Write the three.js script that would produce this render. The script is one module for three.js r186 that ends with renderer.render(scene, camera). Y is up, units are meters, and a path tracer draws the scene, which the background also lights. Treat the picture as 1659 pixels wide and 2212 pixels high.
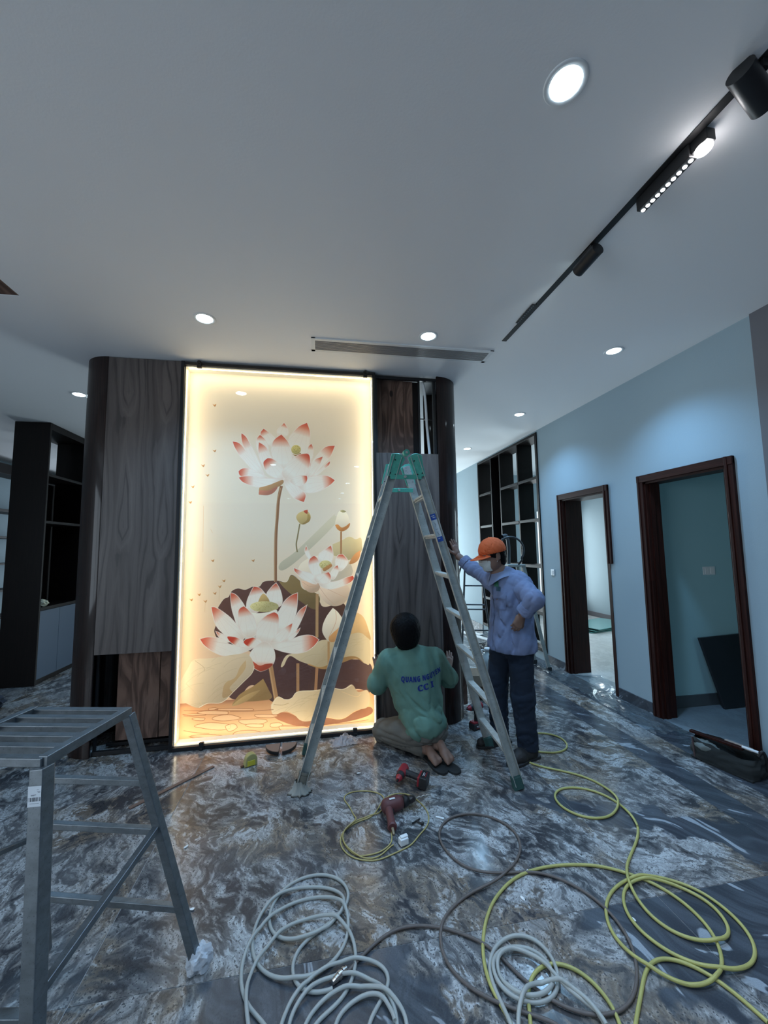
// ---------- the printed lotus picture ----------
const MURAL = [
["#c6925c",[121,180,132,184,142,179,135,195]],
["#c6925c",[127,446,138,450,148,445,141,460]],
["#c6925c",[19,653,29,657,39,652,32,667]],
["#c6925c",[69,532,80,536,89,531,83,547]],
["#c6925c",[94,587,104,591,114,586,107,601]],
["#c6925c",[132,1064,143,1068,152,1063,146,1078]],
["#c6925c",[344,1068,355,1072,364,1067,358,1082]],
["#c6925c",[172,1206,182,1211,192,1206,185,1221]],
["#c6925c",[192,1175,203,1180,212,1175,206,1190]],
["#c6925c",[100,1284,111,1288,120,1284,113,1298]],
["#c6925c",[68,1247,78,1251,87,1247,81,1261]],
["#c6925c",[28,1273,39,1277,48,1273,42,1287]],
["#c6925c",[147,1242,158,1247,167,1242,161,1257]],
["#c6925c",[8,740,19,744,28,739,22,754]],
["~#cda878~2",[182,1212,181,1296]],
["~#cda878~2",[111,1289,110,1348]],
["~#cda878~2",[203,1185,185,1195]],
["~#d8b890~3",[89,766,92,1023]],
["~#d8b890~3",[129,896,139,917]],
["~#d8b890~3",[-11,404,-1,623,-3,909]],
["#cfc8b0",[809,821,787,832,599,1016,501,1095,522,1131,642,1039,817,862]],
["#cbbb90",[794,990,846,968,891,946,928,961,958,954,965,992,957,1037,890,1081,809,1064]],
["~#a8774b~16",[844,915,843,1050]],
["#563b3b",[375,1540,707,1579,850,1637,1004,1676,1003,1832,921,1812,638,1826,487,1855,365,1751,287,1819,234,1775,297,1672]],
["#5a3d36",[178,1323,204,1283,230,1270,243,1242,276,1226,317,1234,357,1218,391,1219,412,1194,453,1188,495,1190,537,1198,564,1159,607,1189,628,1240,707,1272,721,1316,750,1346,844,1328,873,1365,895,1439,851,1523,736,1546,471,1614,376,1581,215,1517,162,1460,180,1392]],
["#857048",[495,1193,537,1198,564,1163,607,1193,628,1240,707,1272,721,1316,693,1358,607,1304,530,1237]],
["~#f0e2c8~3",[178,1323,204,1283,230,1270,243,1242,276,1226,317,1234,357,1218,391,1219,412,1194,453,1188,495,1190,537,1198,564,1159,607,1189]],
["#6a4c49",[822,1522,909,1468,938,1528,850,1623,778,1605]],
["~#8d6444~27",[505,649,490,728,483,839,477,949,477,1101]],
["~#b68d66~7",[501,661,485,728,477,839,472,949,472,1101]],
["~#8d6444~26",[476,1049,478,1196]],
["~#b68d66~7",[472,1049,473,1196]],
["~#b08358~38",[455,1648,473,1752,491,1849]],
["~#c79d70~10",[448,1647,466,1751,482,1848]],
["~#aa7f57~26",[602,1650,603,1809]],
["~#b08a5e~26",[707,1272,706,1516]],
["~#aa7a55~26",[707,1671,699,1803]],
["~#86764f~12",[609,869,597,943,590,987,596,1031]],
["#cbb47c",[647,789,619,798,598,811,589,833,602,858,623,873,648,865,668,843,667,815]],
["#a98f57",[652,809,668,828,663,854,634,871,623,869,648,847]],
["#c2553a",[653,787,630,795,650,811]],
["#e9e0cb",[854,790,833,796,817,832,809,877,825,904,854,914,887,893,895,863,881,813]],
["#d38f50",[809,877,825,904,854,914,887,893,895,866,869,885,846,891,826,874]],
["#b8b07e",[836,794,854,788,873,798,854,803]],
["p",[517,274,486,308,476,331,494,358,537,348,539,310]],
["p",[648,268,602,292,563,336,541,379,538,463,582,508,640,476,663,383,665,321]],
["p",[402,313,385,342,401,384,459,420,480,389,451,351,425,329]],
["p",[383,350,366,373,363,408,381,460,430,443,415,383]],
["p",[281,344,280,365,289,410,318,469,375,543,411,595,382,513,338,423,309,368]],
["p",[233,394,244,426,269,470,305,514,354,566,411,606,382,543,318,462,275,407]],
["p",[377,394,375,445,385,498,410,542,446,579,467,541,445,473,416,421]],
["p",[502,344,465,374,451,405,448,458,474,526,510,570,553,532,563,463,552,417,534,379]],
["#cfc37e",[613,432,610,445,602,455,589,460,576,459,565,452,559,440,559,427,565,415,576,407,589,405,601,410,610,419]],
["#b98a4e",[563,459,585,464,612,452,607,465,582,471]],
["p",[673,394,654,418,658,460,669,506,683,460,684,421]],
["p",[811,402,766,407,736,427,691,482,662,537,633,602,677,590,736,528,781,473]],
["p",[740,470,699,486,673,521,655,575,648,602,692,567,721,520]],
["p",[781,496,754,520,714,559,662,596,699,588,743,551,777,519]],
["p",[427,487,410,501,403,520,414,557,439,587,489,608,525,604,517,555,481,510,452,490]],
["p",[669,506,647,530,633,572,655,568,668,537]],
["p",[647,454,603,462,560,493,524,540,507,574,525,608,575,611,633,587,662,529,666,483,659,460]],
["p",[810,611,765,585,706,586,648,602,590,645,626,678,670,689,728,673,780,642]],
["p",[268,567,291,550,333,551,375,573,432,605,376,614,320,607,278,593]],
["p",[270,604,292,596,348,594,418,606,514,606,482,627,433,646,384,658,335,648,293,630]],
["#c69a6c",[384,660,433,646,482,625,512,614,514,634,475,661,419,680,384,684]],
["#c9826b",[381,701,387,677,433,676,482,653,468,683,433,703]],
["p",[632,744,576,720,540,675,519,623,528,608,561,615,604,659,641,697]],
["p",[648,587,604,588,554,615,575,641,611,648,640,632,651,606]],
["#e7dac4",[912,1146,893,1188,843,1220,772,1233,699,1226,638,1199,604,1160,604,1117,638,1079,699,1055,773,1051,843,1068,894,1102]],
["#e9cfb6",[707,1217,721,1265,750,1317,801,1344,859,1328,889,1278,881,1234,808,1213]],
["#e3bfa2",[618,1193,635,1237,671,1263,714,1252,718,1214,664,1202]],
["~#cba080~3",[714,1225,764,1296,808,1337]],
["~#cba080~3",[721,1222,808,1268,874,1300]],
["~#cba080~3",[625,1201,664,1227,707,1228]],
["p",[911,1172,874,1182,816,1202,721,1216,779,1247,874,1223,915,1194]],
["p",[645,996,637,1026,656,1066,678,1082,663,1037]],
["p",[785,995,743,1024,714,1053,728,1105,772,1113,798,1054]],
["p",[853,1048,823,1055,809,1099,830,1144,867,1123,882,1086]],
["p",[689,1052,664,1074,660,1111,685,1162,728,1185,725,1112,710,1071]],
["p",[578,1120,585,1145,635,1190,703,1215,685,1162,621,1139]],
["#d6cc92",[789,1107,785,1119,774,1128,758,1132,741,1130,728,1123,720,1112,720,1100,728,1090,741,1083,758,1082,774,1086,785,1096]],
["#c48a55",[736,1131,779,1104,790,1117,750,1143]],
["p",[823,1110,798,1128,776,1172,801,1191,829,1144]],
["p",[772,1148,728,1160,692,1181,707,1208,772,1212,785,1176]],
["#c98e5c",[957,1026,920,1051,890,1103,927,1096,950,1067]],
["#c6a373",[902,1410,925,1386,969,1413,998,1487,1006,1546,938,1506,880,1510]],
["#d9c7a4",[851,1523,938,1499,990,1530,1006,1560,1004,1672,974,1674,923,1642,850,1659,778,1684,736,1688,665,1661,609,1637,567,1610,547,1619,526,1659,511,1660,533,1611,567,1596,637,1589,714,1537,764,1529]],
["#b18a58",[974,1674,923,1645,850,1662,778,1686,736,1690,665,1665,665,1658,736,1678,843,1637,923,1633]],
["~#b0895c~20",[771,1540,771,1676]],
["#e9decb",[795,1353,757,1404,736,1460,743,1503,778,1541,822,1522,851,1437,829,1385]],
["#d7a06a",[847,1437,829,1465,789,1499,771,1526,789,1545,823,1525]],
["~#c98f66~3",[811,1370,811,1435,771,1519]],
["p",[361,1218,341,1259,325,1308,332,1357,386,1359,440,1291,419,1255,391,1226]],
["p",[481,1201,453,1228,430,1269,454,1327,496,1336,516,1308,505,1244]],
["p",[240,1249,244,1312,259,1375,294,1460,340,1448,322,1343,291,1286,263,1257]],
["p",[599,1261,565,1274,530,1302,510,1336,476,1420,518,1513,566,1438,594,1361]],
["#c9ab72",[386,1303,402,1269,419,1262,444,1295,440,1312]],
["#d9d096",[497,1334,489,1348,464,1357,430,1361,393,1358,363,1349,346,1335,346,1321,363,1309,393,1303,429,1302,464,1309,488,1320]],
["#e8e3d6",[332,1357,387,1366,441,1362,489,1357,483,1448,443,1530,375,1533,321,1502,293,1446]],
["p",[311,1324,288,1338,282,1369,293,1439,334,1496,381,1471,368,1394,339,1350]],
["p",[142,1322,150,1363,167,1419,201,1462,255,1506,314,1502,294,1453,253,1395,205,1352,165,1326]],
["p",[651,1331,608,1362,580,1410,539,1493,491,1532,553,1518,601,1454,636,1377]],
["p",[472,1363,428,1382,394,1416,378,1464,389,1520,430,1536,474,1524,494,1448,496,1385]],
["p",[573,1428,532,1450,490,1483,457,1527,498,1533,539,1507,561,1473]],
["p",[614,1458,580,1481,532,1524,567,1519,601,1485]],
["p",[168,1453,182,1481,215,1514,255,1506,215,1476]],
["p",[88,1490,136,1482,202,1496,242,1526,335,1548,362,1554,283,1584,217,1587,158,1562,111,1525]],
["p",[269,1489,228,1485,248,1519,295,1544,342,1546,308,1509]],
["p",[361,1496,321,1506,315,1526,355,1551,409,1538,395,1510]],
["p",[718,1527,672,1500,608,1503,539,1528,443,1531,433,1539,484,1568,567,1594,637,1591,686,1565]],
["p",[404,1682,364,1656,344,1607,362,1560,416,1523,457,1544,478,1587,475,1635,445,1668]],
["#c1533a",[404,1682,367,1656,346,1612,377,1636,401,1650,431,1643,468,1645,445,1669]],
["#dbc8aa",[1,1699,31,1644,62,1598,132,1595,184,1592,276,1582,336,1586,370,1649,358,1689,312,1734,267,1777,209,1830,138,1829,94,1848,43,1828,4,1791]],
["#c3a67c",[326,1616,297,1651,272,1704,226,1728,211,1767,215,1807,260,1784,246,1756,285,1712,324,1660]],
["~#efe2cc~4",[370,1649,358,1689,312,1734,267,1777,209,1828,138,1829,94,1846]],
["~#c8ad86~4",[68,1603,111,1639,115,1660]],
["~#cdb48e~3",[27,1720,79,1777,106,1832]],
["#a98a5a",[418,1721,365,1758,319,1781,287,1806,261,1851,314,1836,393,1836,463,1827,446,1777]],
["#c6a672",[406,1778,339,1796,287,1826,261,1852,314,1841,366,1812]],
["#a56a4a",[461,1910,535,1908,590,1931,638,1964,742,1954,841,1970,920,1935,1002,1917,1001,1959,848,1988,638,1990,515,1952]],
["#e4cda8",[460,1863,494,1822,535,1838,569,1834,603,1802,693,1802,778,1795,849,1807,900,1786,936,1829,987,1824,1002,1875,986,1917,920,1931,841,1966,742,1950,666,1965,618,1957,583,1924,535,1903,474,1915]],
["~#c9a878~5",[474,1861,521,1868,555,1860]],
["~#d4b68a~4",[842,1820,921,1854,950,1842]],
["~#f1e3c8~4",[464,1880,494,1824,535,1840,569,1836,603,1804,693,1804,778,1796,849,1808,900,1788]],
["o",[193,1862,186,1864,172,1865,156,1865,142,1862,141,1857,144,1855,155,1854,172,1854,183,1857]],
["o",[240,1885,236,1893,198,1892,150,1887,112,1882,85,1873,111,1867,150,1868,197,1873,237,1878]],
["o",[306,1917,293,1923,250,1926,209,1925,166,1915,163,1905,177,1900,205,1895,252,1897,281,1906]],
["o",[442,1949,420,1956,392,1957,344,1955,316,1949,296,1936,303,1928,347,1929,389,1930,434,1937]],
["o",[499,1924,477,1929,453,1929,414,1925,389,1921,378,1914,380,1907,416,1908,451,1911,487,1916]],
["o",[253,1956,249,1967,204,1971,148,1962,104,1951,73,1940,103,1931,148,1928,203,1936,249,1947]],
["o",[288,1966,278,1973,267,1979,248,1982,236,1974,229,1960,230,1952,248,1946,265,1944,283,1952]],
["o",[423,1968,419,1974,398,1975,368,1971,347,1967,330,1959,343,1953,369,1953,397,1957,422,1962]],
["o",[525,1973,517,1980,498,1981,478,1981,459,1976,458,1967,462,1960,477,1959,498,1959,513,1963]],
["o",[429,2008,410,2013,364,2016,318,2013,272,2002,271,1994,282,1988,315,1984,366,1987,400,1997]],
["o",[515,2019,514,2027,482,2029,446,2029,415,2021,395,2008,416,2002,445,2000,483,2000,512,2008]],
["o",[671,2006,642,2018,609,2020,556,2012,523,2004,507,1992,510,1978,559,1977,606,1985,656,1994]],
["o",[124,1909,120,1914,107,1915,86,1912,73,1909,61,1903,69,1898,87,1897,105,1900,124,1903]],
["o",[236,2007,209,2009,161,2009,107,2005,59,1996,57,1990,64,1987,105,1986,161,1990,203,1998]],
["o",[745,2047,719,2053,665,2052,608,2044,554,2036,552,2029,564,2022,605,2022,667,2030,709,2038]],
["o",[521,2040,493,2041,461,2040,408,2035,376,2031,361,2025,364,2021,411,2024,457,2029,505,2034]],
["o",[955,2039,951,2043,883,2042,817,2037,750,2026,728,2018,767,2017,813,2016,887,2022,934,2031]],
["o",[369,1879,367,1883,314,1880,255,1875,202,1870,173,1863,208,1862,253,1864,315,1870,361,1875]],
["o",[128,1886,127,1888,94,1887,60,1885,28,1880,14,1876,35,1876,59,1876,95,1879,120,1883]],
["~#9f633f~4",[19,1857,104,1864,190,1865]],
["~#9f633f~4",[19,1883,57,1888,95,1887]],
["~#9f633f~4",[249,1879,361,1887,474,1888]],
["~#9f633f~4",[21,1958,85,1974,148,1983]],
["~#9f633f~4",[47,1990,130,2002,213,2008]],
["~#9f633f~4",[515,1979,611,1987,708,1989]],
["~#9f633f~4",[638,2010,708,2023,777,2029]],
["~#9f633f~4",[475,2002,479,2019,482,2030]],
["~#9f633f~4",[806,1991,898,1992,992,1986]]];
const GROUND = 1820;

function tone(c, k, p) {      // ink fades inside a painted leaf, as printed
  let y0 = 1e9, y1 = -1e9, x0 = 1e9, x1 = -1e9; for (let i = 0; i < p.length; i += 2) { x0 = Math.min(x0, p[i]); x1 = Math.max(x1, p[i]); y0 = Math.min(y0, p[i + 1]); y1 = Math.max(y1, p[i + 1]); }
  const n = parseInt(k.slice(1), 16), ch = [n >> 16, n >> 8 & 255, n & 255], hue = (f) => 'rgb(' + ch.map((v, i) => Math.round(clamp(v * f + (f > 1 ? (i - 1) * -3 : (1 - i) * 4), 0, 255))).join(',') + ')';
  const g = c.createLinearGradient(x0, y0, x0 + (x1 - x0) * 0.35, y1); g.addColorStop(0, hue(1.07)); g.addColorStop(0.45, hue(1)); g.addColorStop(0.8, hue(0.9)); g.addColorStop(1, hue(0.82)); return g;
}
function paintMural(c, w, h) {
  const bg = c.createLinearGradient(0, 0, 0, h); bg.addColorStop(0, '#e3d6c0'); bg.addColorStop(0.45, '#dfd3bf'); bg.addColorStop(0.68, '#e2c7a6'); bg.addColorStop(1, '#e1b28a'); c.fillStyle = bg; c.fillRect(0, 0, w, h);
  const sm = (p, closed) => {      // smooth curve through the points; the first point of a closed one stays sharp
    const n = p.length / 2, X = (i) => p[2 * i], Y = (i) => p[2 * i + 1]; c.beginPath(); c.moveTo(X(0), Y(0));
    for (let i = 0; i < (closed ? n : n - 1); i++) {
      const a = i, b = (i + 1) % n, pr = a === 0 ? a : a - 1, nx = b === 0 ? b : (closed ? (b + 1) % n : Math.min(n - 1, b + 1)), k = 0.19;
      c.bezierCurveTo(X(a) + (X(b) - X(pr)) * k, Y(a) + (Y(b) - Y(pr)) * k, X(b) - (X(nx) - X(a)) * k, Y(b) - (Y(nx) - Y(a)) * k, X(b), Y(b));
    }
    if (closed) c.closePath();
  };
  let ground = false; const soil = () => { const g = c.createLinearGradient(0, GROUND, 0, h); g.addColorStop(0, '#a56f4e'); g.addColorStop(0.12, '#cf9668'); g.addColorStop(0.5, '#dda878'); g.addColorStop(1, '#e2b481'); c.fillStyle = g; c.fillRect(0, GROUND, w, h - GROUND); };
  for (const [k, p] of MURAL) {
    if (!ground && k === '#563b3b') { soil(); ground = true; }
    if (k === 'p') {
      let far = 0, d = 0; for (let i = 1; i < p.length / 2; i++) { const q = Math.hypot(p[2 * i] - p[0], p[2 * i + 1] - p[1]); if (q > d) { d = q; far = i; } }
      const g = c.createLinearGradient(p[0], p[1], p[2 * far], p[2 * far + 1]);
      g.addColorStop(0, '#c23c24'); g.addColorStop(0.10, '#d0664a'); g.addColorStop(0.22, '#dfae98'); g.addColorStop(0.34, '#e9dfd2'); g.addColorStop(0.75, '#e9e4d8'); g.addColorStop(1, '#e0cdbb');
      sm(p, true); c.fillStyle = g; c.fill(); c.strokeStyle = '#f3ebdf'; c.lineWidth = 3; c.stroke(); c.strokeStyle = 'rgba(150,90,70,0.35)'; c.lineWidth = 1; c.stroke();
      c.save(); c.clip(); c.strokeStyle = 'rgba(190,150,130,0.16)'; c.lineWidth = 1.3; for (let i = 1; i < p.length / 2; i++) { c.beginPath(); c.moveTo(p[0], p[1]); c.lineTo(p[2 * i], p[2 * i + 1]); c.stroke(); } c.restore();
    } else if (k === 'o') { sm(p, true); c.fillStyle = 'rgba(233,190,145,0.75)'; c.fill(); c.strokeStyle = '#a5683f'; c.lineWidth = 2.5; c.stroke(); }
    else if (k[0] === '~') { const [, col, lw] = k.split('~'); sm(p, false); c.strokeStyle = col; c.lineWidth = lw * 0.62; c.lineCap = 'butt'; c.stroke(); }
    else { sm(p, true); c.fillStyle = tone(c, k, p); c.fill(); if (['#dbc8aa', '#d9c7a4', '#e4cda8'].includes(k)) { c.save(); c.clip(); c.strokeStyle = 'rgba(150,120,80,0.13)'; c.lineWidth = 3; for (let i = 0; i < 26; i++) { const x0 = p[0] + (rnd() - 0.5) * 500, y0 = p[1] + (rnd() - 0.4) * 300; c.beginPath(); c.moveTo(x0, y0); c.quadraticCurveTo(x0 + 40, y0 - 50, x0 + 120, y0 - 70 + rnd() * 60); c.stroke(); } c.restore(); } }
  }
  // seed dots on the pods
  for (const [k, p] of MURAL) if (k === '#d9d096' || k === '#cfc37e' || k === '#d6cc92') { let cx = 0, cy = 0, rx = 0, ry = 0; const n = p.length / 2; for (let i = 0; i < n; i++) { cx += p[2 * i] / n; cy += p[2 * i + 1] / n; } for (let i = 0; i < n; i++) { rx = Math.max(rx, Math.abs(p[2 * i] - cx)); ry = Math.max(ry, Math.abs(p[2 * i + 1] - cy)); } c.fillStyle = 'rgba(140,125,50,0.55)'; for (let i = 0; i < 70; i++) { const a = rnd() * 6.28, q = Math.sqrt(rnd()) * 0.92; c.beginPath(); c.arc(cx + Math.cos(a) * rx * q, cy + Math.sin(a) * ry * q, 1.6, 0, 7); c.fill(); } }
}

import * as THREE from 'three';
import { RoundedBoxGeometry } from 'three/addons/geometries/RoundedBoxGeometry.js';
import { mergeGeometries, mergeVertices } from 'three/addons/utils/BufferGeometryUtils.js';
import { RectAreaLightUniformsLib } from 'three/addons/lights/RectAreaLightUniformsLib.js';
import { createNoise2D, createNoise3D } from 'simplex-noise';

// ---------- camera, sky, exposure ----------
RectAreaLightUniformsLib.init();
const scene = new THREE.Scene();
const R = (d) => d * Math.PI / 180;
const camera = new THREE.PerspectiveCamera(105.31, 0.75, 0.05, 80);
camera.position.set(0, 1.6, 0);
camera.rotation.order = 'YXZ';
camera.rotation.set(R(5.2), R(-9.7), R(-0.84));
const renderer = new THREE.WebGLRenderer();
renderer.toneMapping = THREE.LinearToneMapping;
renderer.toneMappingExposure = 1.36;
renderer.shadowMap.enabled = true;
scene.background = new THREE.Color().setRGB(0.85, 1.05, 1.2);

const CEIL = 3.255, WALLX = 3.12;
// daylight: area lights standing in the windows of the house, some of these added
function daylight(x, y, z, w, h, tx, ty, tz, power, color) {
  const l = new THREE.RectAreaLight(new THREE.Color().setRGB(...color), power, w, h);
  l.position.set(x, y, z); l.lookAt(tx, ty, tz); l.name = 'daylight'; scene.add(l); return l;
}
const SKYC = [0.74, 0.85, 1.0];
const BACKZ = 7.4, FARZ = -9.6, LEFTX = -5.6;
daylight(LEFTX + 0.03, 1.65, 1.5, 4.0, 2.4, 0, 1.65, 1.5, 3.0, SKYC);
daylight(1.75, 1.35, FARZ + 0.03, 2.4, 2.5, 1.75, 1.35, 0, 7.0, [0.78, 0.93, 1.0]);
daylight(5.55, 1.35, -8.42, 0.9, 2.1, 5.55, 1.35, 0, 6.0, [0.85, 0.95, 1.0]);  // shines from the added window that replaces sun patches on this wall
daylight(6.08, 1.6, -5.9, 1.9, 1.7, 0, 1.6, -5.9, 4, [0.7, 0.9, 1.0]);
daylight(-4.2, 1.5, FARZ + 0.03, 1.9, 2.2, -4.2, 1.5, 0, 2.2, SKYC);  // fill for the left wall shelves, set in an added unseen window
daylight(4.7, 1.7, 0.86, 1.2, 1.2, 4.7, 1.5, -3, 1.6, [0.55, 0.85, 1.0]);  // fill light added to brighten the teal room

// ---------- helpers ----------
const V = (x, y, z) => new THREE.Vector3(x, y, z);
const n2 = createNoise2D(mulberry(11)), n2b = createNoise2D(mulberry(29)), n3 = createNoise3D(mulberry(5));
function mulberry(a) { return () => { a |= 0; a = a + 0x6D2B79F5 | 0; let t = Math.imul(a ^ a >>> 15, 1 | a); t = t + Math.imul(t ^ t >>> 7, 61 | t) ^ t; return ((t ^ t >>> 14) >>> 0) / 4294967296; }; }
const rnd = mulberry(77);
const lerp = (a, b, t) => a + (b - a) * t, clamp = (x, a = 0, b = 1) => Math.min(b, Math.max(a, x)), sst = (a, b, x) => { const t = clamp((x - a) / (b - a)); return t * t * (3 - 2 * t); };
const fbm = (x, y, o = 4, f = n2) => { let s = 0, a = 0.5; for (let i = 0; i < o; i++) { s += a * f(x, y); x = x * 2.03 + 7.1; y = y * 2.03 - 3.7; a *= 0.5; } return s; };
const taken = new Map();
function numbered(n) { const k = taken.get(n) ?? -1; taken.set(n, k + 1); return k < 0 ? n : n + '_' + String(k + 1).padStart(3, '0'); }
function clean(g) {
  g = g.index ? g.toNonIndexed() : g;
  for (const k of Object.keys(g.attributes)) if (!['position', 'normal', 'uv'].includes(k)) g.deleteAttribute(k);
  if (!g.attributes.normal) g.computeVertexNormals();
  if (!g.attributes.uv) g.setAttribute('uv', new THREE.BufferAttribute(new Float32Array(g.attributes.position.count * 2), 2));
  g.morphAttributes = {}; return g;
}
const join = (gs) => Array.isArray(gs) ? (gs.length === 1 ? gs[0] : mergeGeometries(gs.map(clean))) : gs;
function mesh(name, gs, mat, parent) {
  const m = new THREE.Mesh(join(gs), mat); m.name = name; m.castShadow = m.receiveShadow = true; parent.add(m); return m;
}
function thing(name, label, category, [x, y, z] = [0, 0, 0], turn = 0, group) {
  const o = new THREE.Group(); o.name = numbered(name); o.position.set(x, y, z); o.rotation.y = turn; scene.add(o);
  o.userData = { label, category }; if (group) o.userData.group = group; return o;
}
function solo(name, label, category, gs, mat, group) {
  const m = mesh(numbered(name), gs, mat, scene); m.userData = { label, category }; if (group) m.userData.group = group; return m;
}
function struct(name, label, category, gs, mat) {
  const m = gs ? mesh(numbered(name), gs, mat, scene) : new THREE.Group();
  if (!gs) { m.name = numbered(name); scene.add(m); }
  m.userData = { kind: 'structure', label, category }; return m;
}
const box = (x0, x1, y0, y1, z0, z1) => new THREE.BoxGeometry(x1 - x0, y1 - y0, z1 - z0).translate((x0 + x1) / 2, (y0 + y1) / 2, (z0 + z1) / 2);
const rbox = (x0, x1, y0, y1, z0, z1, r = 0.004, s = 2) => new RoundedBoxGeometry(x1 - x0, y1 - y0, z1 - z0, s, r).translate((x0 + x1) / 2, (y0 + y1) / 2, (z0 + z1) / 2);
function place(g, p, dir, up = V(0, 1, 0)) {   // local +y along dir, local z near up
  const y = dir.clone().normalize(), x = V().crossVectors(y, up).normalize(), z = V().crossVectors(x, y);
  return g.applyMatrix4(new THREE.Matrix4().makeBasis(x, y, z).setPosition(p));
}
function bar(p, q, w, d, up = V(0, 1, 0), r = 0.003) {    // square section bar from p to q; d is measured along up
  const L = p.distanceTo(q), g = r ? new RoundedBoxGeometry(w, L, d, 1, r) : new THREE.BoxGeometry(w, L, d);
  return place(g, p.clone().lerp(q, 0.5), q.clone().sub(p), up);
}
const rod = (p, q, r0, r1 = r0, n = 14) => { const d = q.clone().sub(p); return place(new THREE.CylinderGeometry(r1, r0, d.length(), n), p.clone().lerp(q, 0.5), d, Math.abs(d.y) > 0.99 * d.length() ? V(1, 0, 0) : V(0, 1, 0)); };
const tube = (pts, r, seg, n = 8, closed = false) => new THREE.TubeGeometry(new THREE.CatmullRomCurve3(pts, closed, 'centripetal'), seg, r, n, closed);
const lathe = (pts, n = 24) => new THREE.LatheGeometry(pts.map(([a, b]) => new THREE.Vector2(a, b)), n);
function uvBox(g, s = 1, turn = false) {      // uv in metres from the dominant axis of each face
  g = clean(g); const p = g.attributes.position, n = g.attributes.normal, uv = g.attributes.uv;
  for (let i = 0; i < p.count; i += 3) {
    let ax = 0, ay = 0, az = 0; for (let k = 0; k < 3; k++) { ax += Math.abs(n.getX(i + k)); ay += Math.abs(n.getY(i + k)); az += Math.abs(n.getZ(i + k)); }
    for (let k = i; k < i + 3; k++) {
      let u, v; if (ax >= ay && ax >= az) { u = p.getZ(k); v = p.getY(k); } else if (ay >= az) { u = p.getX(k); v = p.getZ(k); } else { u = p.getX(k); v = p.getY(k); }
      turn ? uv.setXY(k, v * s, u * s) : uv.setXY(k, u * s, v * s);
    }
  }
  return g;
}
function extrude(shape, depth, bevel = 0, seg = 1, curve = 10) {
  return new THREE.ExtrudeGeometry(shape, { depth, bevelEnabled: bevel > 0, bevelThickness: bevel, bevelSize: bevel, bevelSegments: seg, curveSegments: curve });
}
const poly = (pts) => new THREE.Shape(pts.map(([a, b]) => new THREE.Vector2(a, b)));

// ---------- computed textures ----------
function pixelsTex(w, h, f, srgb = true) {
  const d = new Uint8Array(w * h * 4);
  for (let j = 0, k = 0; j < h; j++) for (let i = 0; i < w; i++, k += 4) { const c = f((i + 0.5) / w, (j + 0.5) / h); d[k] = clamp(c[0], 0, 255); d[k + 1] = clamp(c[1], 0, 255); d[k + 2] = clamp(c[2], 0, 255); d[k + 3] = 255; }
  const t = new THREE.DataTexture(d, w, h); t.magFilter = THREE.LinearFilter; t.minFilter = THREE.LinearMipmapLinearFilter; t.wrapS = t.wrapT = THREE.RepeatWrapping; if (srgb) t.colorSpace = THREE.SRGBColorSpace; t.needsUpdate = true; return t;
}
function canvasTex(w, h, draw) {
  const c = document.createElement('canvas'); c.width = w; c.height = h; draw(c.getContext('2d'), w, h);
  const t = new THREE.CanvasTexture(c); t.colorSpace = THREE.SRGBColorSpace; t.magFilter = THREE.LinearFilter; return t;
}
const mix3 = (a, b, t) => [a[0] + (b[0] - a[0]) * t, a[1] + (b[1] - a[1]) * t, a[2] + (b[2] - a[2]) * t];

// angular crystals: a random tone per cell of a jittered grid
function crystal(u, v, seed) {
  const iu = Math.floor(u), iv = Math.floor(v); let best = 9, val = 0, second = 9;
  for (let a = -1; a <= 1; a++) for (let b = -1; b <= 1; b++) { let h = Math.imul(iu + a, 374761393) + Math.imul(iv + b, 668265263) + seed | 0; h = Math.imul(h ^ h >>> 13, 1274126177); h ^= h >>> 16; const jx = (h & 1023) / 1023, jy = (h >>> 10 & 1023) / 1023, du = iu + a + jx - u, dv = iv + b + jy - v, d = du * du + dv * dv; if (d < best) { second = best; best = d; val = (h >>> 20 & 1023) / 1023; } else if (d < second) second = d; }
  return [val - 0.5, Math.sqrt(second) - Math.sqrt(best)];
}
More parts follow.
